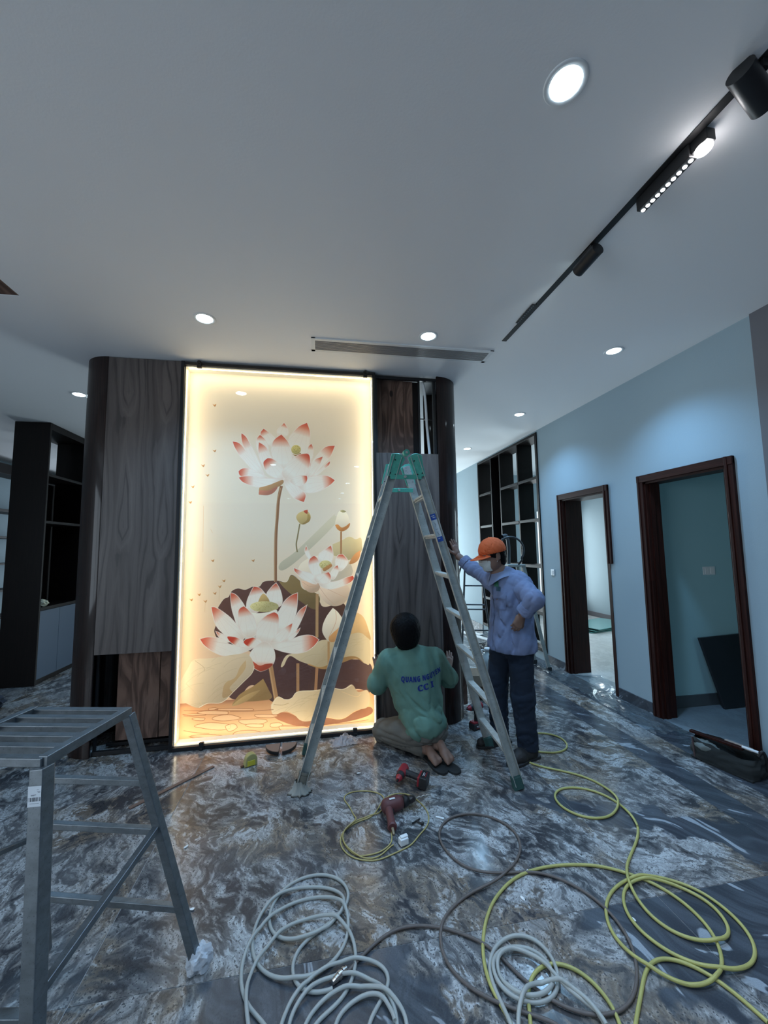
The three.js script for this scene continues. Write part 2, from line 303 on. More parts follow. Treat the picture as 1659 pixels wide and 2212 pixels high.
// polished granite slabs: feathered grey, brown and white crystals
function granite(x, z, slab) {
  const ox = (slab * 3.71) % 50, oz = (slab * 5.13) % 50, sx = x + ox, sz = z + oz;
  const wx = fbm(sx * 1.3, sz * 1.3, 4), wz = fbm(sx * 1.3 + 40, sz * 1.3 - 17, 4);
  const qx = x + wx * 0.12 + 0.006 * n2(sx * 14, sz * 14), qz = z + wz * 0.12 + 0.006 * n2b(sx * 14, sz * 14);
  const th = 0.55 + (slab % 5) * 0.22, c = Math.cos(th), s = Math.sin(th), u = qx * c + qz * s + ox, v = -qx * s + qz * c + oz;
  const zone = fbm(sx * 0.75 + 3, sz * 0.95, 3, n2b), flakeA = fbm(u * 3.0, v * 4.6, 6), flakeB = fbm(u * 9 + 31, v * 17, 5, n2b), fine0 = fbm(u * 24, v * 44, 4);
  const [cA] = crystal(u * 11 + flakeB * 0.9, v * 17 + fine0 * 1.2, 7), [cB, edge] = crystal(u * 30 + fine0 * 0.8, v * 44 + flakeB, 91), fine = fine0 * 0.45 + cA * 0.30 + cB * 0.22;
  const spots = n2(sx * 62, sz * 62), grain = n2b(sx * 190, sz * 190);
  let col = mix3([92, 92, 94], [140, 139, 138], sst(-0.4, 0.4, flakeB + fine * 0.9));
  const brown = sst(-0.08, 0.24, fbm(sx * 1.0 - 8, sz * 1.2 + 5, 4));
  col = mix3(col, mix3([102, 91, 80], [140, 125, 110], sst(-0.3, 0.3, fine)), brown * (0.5 + 0.4 * sst(-0.2, 0.25, flakeB)));
  const busy = 0.35 + 0.65 * sst(-0.25, 0.2, fbm(sx * 1.1 + 80, sz * 1.4, 3)), light = busy * sst(0.0, 0.34, flakeA * 1.1 + fine * 0.7 + flakeB * 0.45 - zone * 0.5 + 0.02);
  col = mix3(col, mix3([146, 147, 148], [184, 186, 188], sst(-0.2, 0.35, fine + flakeB * 0.4)), light * 0.9);
  const dark = (0.5 + 0.5 * busy) * sst(0.08, 0.42, -flakeA * 0.85 + fine * 0.6 - flakeB * 0.4 + zone * 0.6 - 0.04);
  col = mix3(col, [52, 53, 57], dark * 0.85);
  const wisps = sst(0.16, 0.28, fine * 0.8 + flakeB * 0.3);
  col = mix3(col, [178, 180, 182], wisps * 0.35);
  const pits = Math.max(sst(0.6, 0.78, spots + flakeB * 0.4), sst(0.07, 0.02, edge) * sst(0.1, 0.4, cA + 0.2) * 0.5);
  col = mix3(col, [38, 40, 44], pits * 0.65);
  const veins = 1 - sst(0.0, 0.03, Math.abs(fbm(qx * 3.0 + 60 + ox, qz * 3.4 + oz, 5)));
  col = mix3(col, [46, 46, 50], veins * 0.22);
  const g = 1.03 + grain * 0.08 + spots * 0.06;
  return [col[0] * g, col[1] * g, col[2] * g];
}
// dark banded granite of the right-hand border, with a few pale streaks
function darkBand(x, z) {
  const w = fbm(x * 0.9, z * 0.8, 3) * 0.22, a = (x * 0.62 + z * 0.78) + w, b = -x * 0.78 + z * 0.62 + w;
  const f = fbm(a * 1.2, b * 9, 4), h = fbm(a * 3, b * 30, 3), g = n2b(x * 150, z * 150) * 0.06 + 1;
  let c = mix3([60, 64, 71], [80, 85, 93], sst(-0.4, 0.5, f + h * 0.4));
  c = mix3(c, [176, 184, 192], sst(0.42, 0.48, fbm(a * 1.5 + 5, b * 6, 4)) * 0.75);
  return [c[0] * g, c[1] * g, c[2] * g];
}
const SEAMX = [-5.6, -3.27, -0.87, 1.53, 2.39], SEAMZ = [-9.6, -8.9, -6.5, -4.1, -1.7, 0.7, 3.1, 5.5, 7.4];
const slabId = (x, z) => { let a = 0, b = 0; while (a < SEAMX.length - 2 && x > SEAMX[a + 1]) a++; while (b < SEAMZ.length - 2 && z > SEAMZ[b + 1]) b++; return a * 3 + b * 7; };
function nearFloor(x, z) {
  let c = granite(x, z, slabId(x, z));
  // the sweep of dark banded stone across the right-hand slabs
  const jag = 0.07 * fbm(x * 4, z * 4, 4), e1 = z + 2.40 - 0.55 * (x - 1.4) + jag * 2;
  const k = sst(0.06 + 0.10 * (x - 1.2), 0.03 + 0.10 * (x - 1.2), Math.abs(e1)) * sst(1.15, 1.4, x);
  const k2 = z > -1.7 ? sst(1.18, 1.24, x + jag * 3) * sst(-1.28, -1.36, z + (x - 1.7) * 0.1 + jag * 2) : 0;
  const k3 = z > -1.7 ? sst(0.36, 0.30, x - (z + 1.7) * 0.5 + jag * 2) * sst(-0.42, -0.34, x + jag * 3) * 0.85 : 0;
  return mix3(c, darkBand(x, z), clamp(Math.max(k, k2, k3)));
}
const T = {};
T.floorL = pixelsTex(1024, 1536, (u, v) => nearFloor(lerp(-3.27, -0.87, u), lerp(-0.6, -4.1, v)));
T.floorR = pixelsTex(2048, 1536, (u, v) => nearFloor(lerp(-0.87, 2.39, u), lerp(-0.6, -4.1, v)));
T.floorFar = pixelsTex(1024, 1024, (u, v) => { const x = u * 5, z = v * 5, m = (p) => sst(0, 0.5, p) , a = granite(x + 20, z, 4), b = granite(x + 15, z, 4), c = granite(x + 20, z - 5, 4), d = granite(x + 15, z - 5, 4); const fu = m(Math.max(0, x - 4.5)), fv = m(Math.max(0, z - 4.5)); return mix3(mix3(a, b, fu), mix3(c, d, fu), fv); });
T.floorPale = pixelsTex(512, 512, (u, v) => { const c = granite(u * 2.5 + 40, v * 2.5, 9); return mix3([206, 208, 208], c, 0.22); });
T.band = pixelsTex(512, 1024, (u, v) => darkBand(u * 1.4 + 9, v * 2.8));
// walnut veneer: cathedral grain, two mirrored leaves
T.veneer = pixelsTex(768, 1536, (u, v) => {
  const cell = Math.floor(u * 4), x = (u * 4 - cell) * 0.30 - 0.15, y = v * 3.4 + (cell % 2) * 0.05, sway = 0.035 * n2b(y * 0.5, 3) + 0.012 * n2b(y * 1.3, 8), mid = x - sway;
  const d = Math.abs(mid) * (1 + 0.2 * n2(y * 0.5, mid > 0 ? 5 : 15)), peak = fract1((y + 0.5) / 1.15), up = peak < 0.8 ? peak / 0.8 : (1 - peak) / 0.2;
  const cath = Math.exp(-Math.pow(d / 0.06, 2)), wob = fbm(u * 7, y * 0.9, 4) * 0.02;
  const ring = Math.sin((d + wob) * 125 + up * 9 * cath), thin = Math.sin((d + wob) * 320 + up * 22 * cath);
  const fib = n2(u * 420, y * 3.2) * 0.5 + n2b(u * 180, y * 1.4) * 0.5, pore = sst(0.5, 0.8, n2(u * 520 + 7, y * 9)), tone = fbm(u * 5 + 2, y * 0.4, 3);
  let c = mix3([78, 68, 64], [108, 97, 92], clamp(0.5 + ring * 0.20 + thin * 0.08 + fib * 0.16 + tone * 0.6));
  c = mix3(c, [48, 41, 39], sst(0.6, 1, -ring) * sst(-0.5, 0.4, n2(u * 9, y * 0.8)) * 0.5 + pore * 0.14);
  return c;
});
function fract1(a) { return a - Math.floor(a); }
T.plank = pixelsTex(512, 1024, (u, v) => {
  const x = u * 0.6, y = v * 1.2, r = fbm(x * 14 + fbm(x * 3, y, 2) * 2, y * 1.6, 4), f = n2(u * 200, y * 9);
  let c = mix3([78, 56, 46], [124, 96, 82], sst(-0.5, 0.5, r) + f * 0.1);
  const knot = Math.hypot((x - 0.33) * 1, (y - 0.7) * 0.5); c = mix3(c, [38, 24, 18], sst(0.02, 0.012, knot) + sst(0.42, 0.6, fbm(x * 40, y * 2, 2)) * 0.5);
  return c;
});
T.darkwood = pixelsTex(256, 512, (u, v) => { const f = fbm(u * 26, v * 2.2, 4), c = mix3([40, 29, 26], [62, 47, 42], sst(-0.5, 0.6, f)); return c; });
T.weave = pixelsTex(256, 256, (u, v) => { const a = 128 + 70 * Math.sin(u * 402) * Math.sin(v * 402) + 40 * n2(u * 60, v * 60); return [a, a, a]; }, false);
T.plaster = pixelsTex(512, 512, (u, v) => { const a = 128 + 60 * fbm(u * 60, v * 60, 3) + 30 * n2b(u * 250, v * 250); return [a, a, a]; }, false);
T.scuff = pixelsTex(512, 512, (u, v) => { const q = fbm(u * 3, v * 6, 4), d = sst(0.42, 0.5, fbm(u * 24, v * 24, 3)), a = 228 + q * 26 - d * 36; return [a, a, a * 0.99]; });
T.rough = pixelsTex(512, 512, (u, v) => { const a = 120 + 55 * fbm(u * 7, v * 7, 4) + 45 * sst(0.2, 0.45, fbm(u * 22 + 4, v * 22, 3)); return [a, a, a]; }, false);

// ---------- materials ----------
const std = (o) => new THREE.MeshStandardMaterial(o), phy = (o) => new THREE.MeshPhysicalMaterial(o);
const lin = (r, g, b) => new THREE.Color().setRGB(r, g, b);
function repeat(t, a, b) { const c = t.clone(); c.repeat.set(a, b); c.needsUpdate = true; return c; }
const M = {};
M.ceiling = std({ color: lin(0.86, 0.86, 0.87), roughness: 0.92, bumpMap: repeat(T.plaster, 1, 1), bumpScale: 0.0006 });
M.wall = std({ color: lin(0.34, 0.43, 0.48), roughness: 0.9, bumpMap: repeat(T.plaster, 1, 1), bumpScale: 0.0006 });
M.wallTeal = std({ color: lin(0.36, 0.58, 0.62), roughness: 0.9 });
M.veneer = phy({ map: repeat(T.veneer, 1 / 1.2, 1 / 3.4), roughness: 0.5, clearcoat: 0.15, clearcoatRoughness: 0.4 });
M.plank = std({ map: repeat(T.plank, 1 / 0.6, 1 / 1.2), roughness: 0.75 });
M.column = phy({ map: repeat(T.darkwood, 2.2, 0.8), color: lin(0.52, 0.38, 0.35), roughness: 0.45, specularIntensity: 0.4, clearcoat: 0.35, clearcoatRoughness: 0.08 });
M.darkwood = phy({ map: repeat(T.darkwood, 2, 0.8), color: lin(0.16, 0.12, 0.115), roughness: 0.5, specularIntensity: 0.45 });
M.doorwood = phy({ map: repeat(T.darkwood, 2, 0.8), color: lin(0.95, 0.42, 0.35), roughness: 0.45, specularIntensity: 0.4 });
M.black = std({ color: lin(0.012, 0.012, 0.013), roughness: 0.5 });
M.blackMetal = std({ color: lin(0.018, 0.018, 0.02), roughness: 0.4, metalness: 0.3 });
M.rubber = std({ color: lin(0.02, 0.022, 0.024), roughness: 0.75 });
M.galv = std({ color: lin(0.25, 0.28, 0.31), map: repeat(T.scuff, 2, 2), roughness: 0.42, metalness: 0.75 });
M.alu = std({ color: lin(0.50, 0.53, 0.52), map: repeat(T.scuff, 1, 1), roughness: 0.5, metalness: 0.3 });
M.aluStep = std({ color: lin(0.62, 0.62, 0.59), map: repeat(T.scuff, 1, 1), roughness: 0.5, metalness: 0.2 });
M.green = std({ color: lin(0.10, 0.50, 0.40), roughness: 0.45, metalness: 0.15, map: repeat(T.scuff, 2, 2) });
M.greenRubber = std({ color: lin(0.03, 0.085, 0.08), roughness: 0.8 });
M.white = std({ color: lin(0.8, 0.8, 0.79), roughness: 0.55 });
M.plasticWhite = std({ color: lin(0.75, 0.77, 0.78), roughness: 0.4 });
M.floorL = phy({ map: T.floorL, roughness: 0.38, roughnessMap: repeat(T.rough, 1, 1) });
M.floorR = phy({ map: T.floorR, roughness: 0.38, roughnessMap: repeat(T.rough, 1, 1) });
M.floorFar = phy({ map: repeat(T.floorFar, 0.2, 0.2), roughness: 0.5, roughnessMap: repeat(T.rough, 0.4, 0.4) });
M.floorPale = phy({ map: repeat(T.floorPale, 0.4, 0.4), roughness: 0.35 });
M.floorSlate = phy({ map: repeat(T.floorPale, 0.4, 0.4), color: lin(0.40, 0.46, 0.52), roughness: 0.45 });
M.band = phy({ map: repeat(T.band, 1 / 1.4, 1 / 2.8), roughness: 0.45, roughnessMap: repeat(T.rough, 0.5, 0.5) });
M.grout = std({ color: lin(0.38, 0.39, 0.40), roughness: 0.9 });
M.skin = std({ color: lin(0.21, 0.118, 0.085), roughness: 0.6 });
M.hair = phy({ color: lin(0.005, 0.0045, 0.005), roughness: 0.55, specularIntensity: 0.18 });
const fabric = (c, k = 8, r = 0.92) => std({ color: lin(...c), roughness: r, bumpMap: repeat(T.weave, k, k), bumpScale: 0.0006 });
M.glass = phy({ color: lin(0.985, 1, 0.99), transmission: 1, roughness: 0.02, thickness: 0, ior: 1.5 });

// ---------- floor ----------
{
  const fl = struct('floor', 'polished grey and brown granite floor slabs with dark border strips', 'floor');
  mesh('screed', [box(LEFTX, 6.3, -0.14, -0.0025, FARZ, BACKZ)], M.grout, fl);
  const slab = (x0, x1, z0, z1, mat, uv, name = 'slab') => {
    const g = clean(new RoundedBoxGeometry(x1 - x0 - 0.003, 0.02, z1 - z0 - 0.003, 1, 0.0008).translate((x0 + x1) / 2, -0.01, (z0 + z1) / 2));
    const p = g.attributes.position, t = g.attributes.uv;
    for (let i = 0; i < p.count; i++) t.setXY(i, ...uv(p.getX(i), p.getZ(i)));
    const m = mesh(name, g, mat, fl); m.castShadow = false; return m;
  };
  const world = (x, z) => [x, z], nearUV = (x0, x1) => (x, z) => [(x - x0) / (x1 - x0), (z + 0.6) / -3.5];
  for (let a = 0; a < SEAMX.length - 1; a++) for (let b = 0; b < SEAMZ.length - 1; b++) {
    const near = SEAMZ[b] >= -4.11 && SEAMZ[b] < 0.5 && a > 0;
    slab(SEAMX[a], SEAMX[a + 1], SEAMZ[b], SEAMZ[b + 1], near ? (a === 1 ? M.floorL : M.floorR) : M.floorFar, near ? (a === 1 ? nearUV(-3.27, -0.87) : nearUV(-0.87, 2.39)) : (x, z) => [x + b * 1.7, z + a * 2.3]);
  }
  for (let b = 0; b < SEAMZ.length - 1; b++) {
    const z0 = SEAMZ[b], z1 = SEAMZ[b + 1], zm = (z0 + z1) / 2;
    for (const [q0, q1] of [[z0, zm], [zm, z1]]) {
      slab(2.39, 2.58, q0, q1, M.band, (x, z) => [z + b, x], 'border_strip');
      slab(2.58, 2.80, q0, q1, M.floorFar, (x, z) => [x + b, z * 1 + 1.3], 'slab');
      slab(2.80, 3.12, q0, q1, M.band, (x, z) => [x * 1.2 + b * 0.3, z], 'border_strip');
    }
  }
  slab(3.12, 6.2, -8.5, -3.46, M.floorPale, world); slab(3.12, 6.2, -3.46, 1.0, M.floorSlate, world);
}
// ---------- ceiling with its timber tray ----------
{
  const s = new THREE.Shape([[LEFTX - 0.2, -FARZ + 0.2], [LEFTX - 0.2, -BACKZ - 0.2], [6.4, -BACKZ - 0.2], [6.4, -FARZ + 0.2]].map((p) => new THREE.Vector2(...p)));
  s.holes.push(new THREE.Path([[-4.3, 0.4], [-4.3, 2.75], [-1.9, 2.75], [-1.9, 0.4]].map((p) => new THREE.Vector2(...p))));
  const g = uvBox(extrude(s, 0.12).rotateX(-Math.PI / 2).translate(0, CEIL, 0));
  const c = struct('ceiling', 'smooth painted plasterboard ceiling', 'ceiling', [g], M.ceiling);
  mesh('tray_panel', [uvBox(box(-4.298, -1.902, CEIL + 0.004, CEIL + 0.04, -2.748, -0.402))], M.plank, c);
}
// ---------- walls ----------
function wallShape(s0, s1, y0, y1, holes, depth) {
  const sh = new THREE.Shape([[s0, y0], [s1, y0], [s1, y1], [s0, y1]].map((p) => new THREE.Vector2(...p)));
  for (const [a0, a1, b0, b1] of holes) sh.holes.push(new THREE.Path([[a0, b0], [a0, b1], [a1, b1], [a1, b0]].map((p) => new THREE.Vector2(...p))));
  return extrude(sh, depth);
}
const alongZ = (g, x) => uvBox(g.applyMatrix4(new THREE.Matrix4().makeBasis(V(0, 0, -1), V(0, 1, 0), V(1, 0, 0)).setPosition(x, 0, 0)));   // shape x = -z, extruded to +x
const alongX = (g, z) => uvBox(g.translate(0, 0, z));
struct('wall_right', 'pale painted wall with two dark door frames and a dark shelf screen', 'wall', [alongZ(wallShape(2.22, -FARZ, -0.02, CEIL + 0.01, [[3.80, 4.59, -0.01, 2.19], [2.48, 3.29, -0.01, 2.20], [5.07, 7.2, 0.11, 3.232]], 0.14), WALLX)], M.wall);
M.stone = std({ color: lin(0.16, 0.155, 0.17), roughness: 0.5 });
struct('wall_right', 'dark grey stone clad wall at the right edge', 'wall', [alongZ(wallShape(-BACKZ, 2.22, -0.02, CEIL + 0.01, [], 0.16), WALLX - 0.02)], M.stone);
struct('wall_far', 'pale end wall behind the divider with a bright glazed opening', 'wall', [alongX(wallShape(LEFTX, 3.26, -0.02, CEIL + 0.01, [[0.5, 3.0, 0.08, 2.65], [-5.2, -3.2, 0.35, 2.65]], 0.14), FARZ - 0.14)], M.wall);
struct('wall_back', 'pale plain wall behind the camera', 'wall', [alongX(wallShape(LEFTX, 3.26, -0.02, CEIL + 0.01, [], 0.14), BACKZ)], M.wall);
struct('wall_left', 'pale wall with windows at the far left', 'wall', [alongZ(wallShape(-BACKZ, -FARZ, -0.02, CEIL + 0.01, [[-3.55, 0.55, 0.43, 2.87]], 0.14), LEFTX - 0.14)], M.wall);
struct('wall_side_room', 'pale inner walls of the bright room behind the first doorway', 'wall', [alongX(wallShape(3.26, 6.24, -0.02, CEIL + 0.01, [[5.1, 6.0, 0.3, 2.4]], 0.1), -8.55), alongZ(wallShape(3.4, 8.5, -0.02, CEIL + 0.01, [[4.95, 6.85, 0.75, 2.45]], 0.12), 6.12)], M.wall);
struct('wall_between', 'teal grey wall inside the dark room behind the second doorway', 'wall', [uvBox(box(3.26, 6.2, -0.02, CEIL + 0.01, -3.5, -3.44)), uvBox(box(6.14, 6.24, -0.02, CEIL + 0.01, -3.44, 1.0)), uvBox(box(3.26, 6.24, -0.02, CEIL + 0.01, 0.9, 1.0))], M.wallTeal);
// window frames with panes
function windowX(n, x0, x1, y0, y1, z, label, cols = 2, rows = 2) {
  const w = struct('window_' + n, label, 'window'); const t = 0.05;
  const g = [box(x0, x1, y0, y0 + t, z - 0.04, z + 0.04), box(x0, x1, y1 - t, y1, z - 0.04, z + 0.04), box(x0, x0 + t, y0, y1, z - 0.04, z + 0.04), box(x1 - t, x1, y0, y1, z - 0.04, z + 0.04)];
  for (let i = 1; i < cols; i++) { const x = lerp(x0, x1, i / cols); g.push(box(x - 0.03, x + 0.03, y0, y1, z - 0.03, z + 0.03)); }
  for (let i = 1; i < rows; i++) { const y = lerp(y0, y1, i / rows); g.push(box(x0, x1, y - 0.025, y + 0.025, z - 0.03, z + 0.03)); }
  mesh('window_frame', g, M.blackMetal, w);
  for (let i = 0; i < cols; i++) for (let j = 0; j < rows; j++) { const a0 = lerp(x0, x1, i / cols), a1 = lerp(x0, x1, (i + 1) / cols), b0 = lerp(y0, y1, j / rows), b1 = lerp(y0, y1, (j + 1) / rows); mesh('pane', [new THREE.PlaneGeometry(a1 - a0 - 0.05, b1 - b0 - 0.04).translate((a0 + a1) / 2, (b0 + b1) / 2, z)], M.glass, w); }
}
function windowZ(n, z0, z1, y0, y1, x, label) {
  const w = struct('window_' + n, label, 'window'); const t = 0.05;
  const g = [box(x - 0.04, x + 0.04, y0, y0 + t, z0, z1), box(x - 0.04, x + 0.04, y1 - t, y1, z0, z1), box(x - 0.04, x + 0.04, y0, y1, z0, z0 + t), box(x - 0.04, x + 0.04, y0, y1, z1 - t, z1), box(x - 0.03, x + 0.03, y0, y1, (z0 + z1) / 2 - 0.03, (z0 + z1) / 2 + 0.03)];
  mesh('window_frame', g, M.blackMetal, w);
  for (const k of [0.25, 0.75]) mesh('pane', [new THREE.PlaneGeometry((z1 - z0) / 2 - 0.06, y1 - y0 - 0.08).rotateY(Math.PI / 2).translate(x, (y0 + y1) / 2, lerp(z0, z1, k))], M.glass, w);
}
windowZ(1, -0.55, 3.55, 0.43, 2.87, LEFTX + 0.08, 'wide window in the left wall beside the camera');
windowX(2, 0.5, 3.0, 0.08, 2.65, FARZ + 0.12, 'bright glazed doors at the far end beyond the divider', 3, 1);
windowX(3, 5.1, 6.0, 0.3, 2.4, -8.36, 'added bright window standing in for sun patches seen through the first doorway', 2, 3);  // window added in place of sun patches on the wall
windowX(4, -5.2, -3.2, 0.35, 2.65, FARZ + 0.12, 'added window hidden behind the left bookcase to light the wall shelves');  // unseen window, added to light the left wall shelves
windowX(6, 4.05, 5.35, 1.05, 2.35, 0.80, 'small added window for the fill light of the dark side room');  // made-up window, put round the fill light of the teal room
windowZ(5, -6.85, -4.95, 0.75, 2.45, 6.02, 'window in the side room behind the shelf screen');
// baseboards
for (const [z0, z1] of [[-3.77, -3.35], [-5.06, -4.66], [-9.6, -7.2]]) struct('baseboard_right', 'dark stone skirting along the pale right wall', 'baseboard', [uvBox(box(WALLX - 0.014, WALLX, 0.001, 0.105, z0, z1))], M.band);
struct('baseboard_side_room', 'grey skirting of the bright side room', 'baseboard', [box(6.105, 6.12, 0.001, 0.1, -8.4, -3.6)], M.stone);
struct('baseboard_inner', 'teal grey skirting of the dark side room', 'baseboard', [box(3.3, 6.1, 0.001, 0.11, -3.44, -3.425)], std({ color: lin(0.07, 0.085, 0.095), roughness: 0.6 }));

// ---------- doorways ----------
function doorway(n, z0, z1, top, depth, label, lowRight) {       // z0 < z1: clear opening; casing stands on the wall face
  const d = struct('door_' + n, label, 'door frame'); const c = 0.065, x0 = WALLX - 0.022, prof = (a, b, y0, y1) => [rbox(x0, WALLX + 0.004, y0, y1, a, b, 0.006), rbox(x0 - 0.008, x0 + 0.01, y0, y1, a + (b - a) * 0.12, a + (b - a) * 0.45, 0.004)].map((g) => uvBox(g));
  mesh('casing', prof(z0 - c, z0 + 0.004, 0.001, top + c), M.doorwood, d);
  mesh('casing', prof(z1 - 0.004, z1 + c, lowRight ?? 0.001, top + c), M.doorwood, d);
  mesh('head_casing', [uvBox(rbox(x0 - 0.004, WALLX + 0.004, top - 0.004, top + c, z0 - c, z1 + c, 0.006), 1, true)], M.doorwood, d);
  mesh('jamb', [uvBox(box(WALLX - 0.004, WALLX + depth, 0.001, top, z0 - 0.02, z0 + 0.022)), uvBox(box(WALLX + 0.03, WALLX + 0.075, 0.001, top, z0 + 0.02, z0 + 0.034))], M.doorwood, d);
  mesh('jamb', [uvBox(box(WALLX - 0.004, WALLX + depth, 0.001, top, z1 - 0.022, z1 + 0.02))], M.doorwood, d);
  mesh('head_jamb', [uvBox(box(WALLX - 0.004, WALLX + depth, top - 0.022, top + 0.02, z0, z1), 1, true)], M.doorwood, d);
}
doorway(1, -4.585, -3.805, 2.185, 0.27, 'dark red wooden door frame opening onto the bright room, its right casing unfinished', 1.39);
doorway(2, -3.275, -2.495, 2.195, 0.15, 'dark wooden door frame opening onto the dark teal room');

// ---------- the shelf screen set into the right wall ----------
{
  const s = thing('shelf_screen', 'tall dark wooden shelf screen with open back set into the right wall', 'bookcase', [0, 0.112, 0]);
  const X0 = WALLX - 0.012, X1 = WALLX + 0.25, b = (x0, x1, y0, y1, z0, z1, t) => uvBox(rbox(x0, x1, y0 - 0.112, y1 - 0.112, z0, z1, 0.003), 1, t);
  mesh('frame_post', [b(X0, X1, 0.112, 3.23, -7.195, -7.155)], M.darkwood, s); mesh('frame_post', [b(X0, X1, 0.112, 3.23, -5.125, -5.075)], M.darkwood, s);
  mesh('frame_rail', [b(X0, X1, 3.19, 3.231, -7.155, -5.125, true)], M.darkwood, s); mesh('frame_rail', [b(X0, X1, 0.112, 0.16, -7.155, -5.125, true)], M.darkwood, s);
  for (const z of [-6.62, -6.27, -5.66]) mesh('divider', [b(X0 + 0.01, X1, 0.16, 3.19, z - 0.018, z + 0.018)], M.darkwood, s);
  mesh('back_panel', [b(X1 - 0.02, X1, 0.16, 3.19, -6.60, -6.29)], M.darkwood, s);
  for (const [z0, z1] of [[-7.155, -6.638], [-6.252, -5.678], [-5.642, -5.125]]) for (const y of [2.6, 1.99, 1.32, 0.66])
    mesh('shelf', [b(X0 + 0.012, X1, y - 0.032, y, z0, z1, true), b(X0 + 0.006, X0 + 0.02, y - 0.045, y - 0.006, z0, z1, true)], M.darkwood, s);
}
// ---------- dark bookcase at the left ----------
{
  const s = thing('bookcase', 'tall dark bookcase with blue grey cupboard doors left of the divider', 'bookcase', [-3.555, 0, -5.5]);
  const b = (x0, x1, y0, y1, z0, z1, t) => uvBox(rbox(x0, x1, y0, y1, z0, z1, 0.003), 1, t);
  mesh('end_panel', [b(-0.2, 0.2, 0.001, CEIL - 0.004, -0.03, 0)], M.darkwood, s);
  mesh('end_panel', [b(-0.2, 0.2, 0.001, CEIL - 0.004, -2.33, -2.3)], M.darkwood, s);
  mesh('divider', [b(-0.16, 0.19, 0.93, CEIL - 0.08, -0.79, -0.76)], M.darkwood, s); mesh('divider', [b(-0.16, 0.19, 0.93, CEIL - 0.08, -1.55, -1.52)], M.darkwood, s);
  mesh('back_panel', [b(-0.2, -0.185, 0.001, 2.55, -2.3, -0.03)], M.darkwood, s);
  mesh('top_board', [b(-0.2, 0.2, CEIL - 0.09, CEIL - 0.004, -2.3, -0.03, true)], M.darkwood, s);
  for (const y of [2.6, 2.0]) mesh('shelf', [b(-0.18, 0.192, y - 0.035, y, -2.3, -0.03, true)], M.darkwood, s);
  mesh('worktop', [b(-0.185, 0.2, 0.885, 0.925, -2.3, -0.03, true)], M.darkwood, s);
  M.bluegrey = std({ color: lin(0.055, 0.085, 0.13), roughness: 0.5 });
  for (let k = 0; k < 6; k++) mesh('door', [rbox(0.172, 0.192, 0.06, 0.88, -0.035 - (k + 1) * 0.376, -0.039 - k * 0.376, 0.002)], M.bluegrey, s);
  mesh('plinth', [b(-0.18, 0.185, 0.001, 0.056, -2.3, -0.03, true)], M.darkwood, s);
  solo('wall_bracket', 'dark vertical shelf rail standing inside the left bookcase', 'rail', [rod(V(-3.60, 0.926, -5.8), V(-3.60, 1.96, -5.8), 0.006)], M.alu);
  const cl = thing('cloth_bundle', 'small cream cloth bundle on the bookcase worktop', 'cloth', [-3.42, 0.926, -5.66]);
  const g = new THREE.IcosahedronGeometry(0.06, 3), p = g.attributes.position; for (let i = 0; i < p.count; i++) { const k = 1 + 0.25 * n3(p.getX(i) * 22, p.getY(i) * 22, p.getZ(i) * 22); p.setXYZ(i, p.getX(i) * k, Math.max(-0.035, p.getY(i) * k * 0.8), p.getZ(i) * k); } g.translate(0, 0.036, 0); g.computeVertexNormals();
  mesh('cloth', [g], std({ color: lin(0.55, 0.5, 0.36), roughness: 0.9 }), cl);
}
// open shelf with pale back beyond the bookcase, at the left edge
{
  const s = thing('wall_shelf', 'dark wall shelves on the pale wall at the left edge', 'shelf', [-5.4, 0, -7.6]);
  const b = (x0, x1, y0, y1, z0, z1, t) => uvBox(rbox(x0, x1, y0, y1, z0, z1, 0.003), 1, t);
  mesh('upright', [b(-0.19, 0.15, 0.001, 3.1, -2.0, -1.96)], M.darkwood, s); mesh('upright', [b(-0.19, 0.15, 0.001, 3.1, 1.2, 1.24)], M.darkwood, s);
  for (const [y, t] of [[0.5, 0.03], [0.95, 0.03], [1.4, 0.03], [1.85, 0.035], [2.3, 0.05], [2.95, 0.17]]) mesh('shelf', [b(-0.19, 0.15, y, y + t, -1.96, 1.2, true)], M.darkwood, s);
}

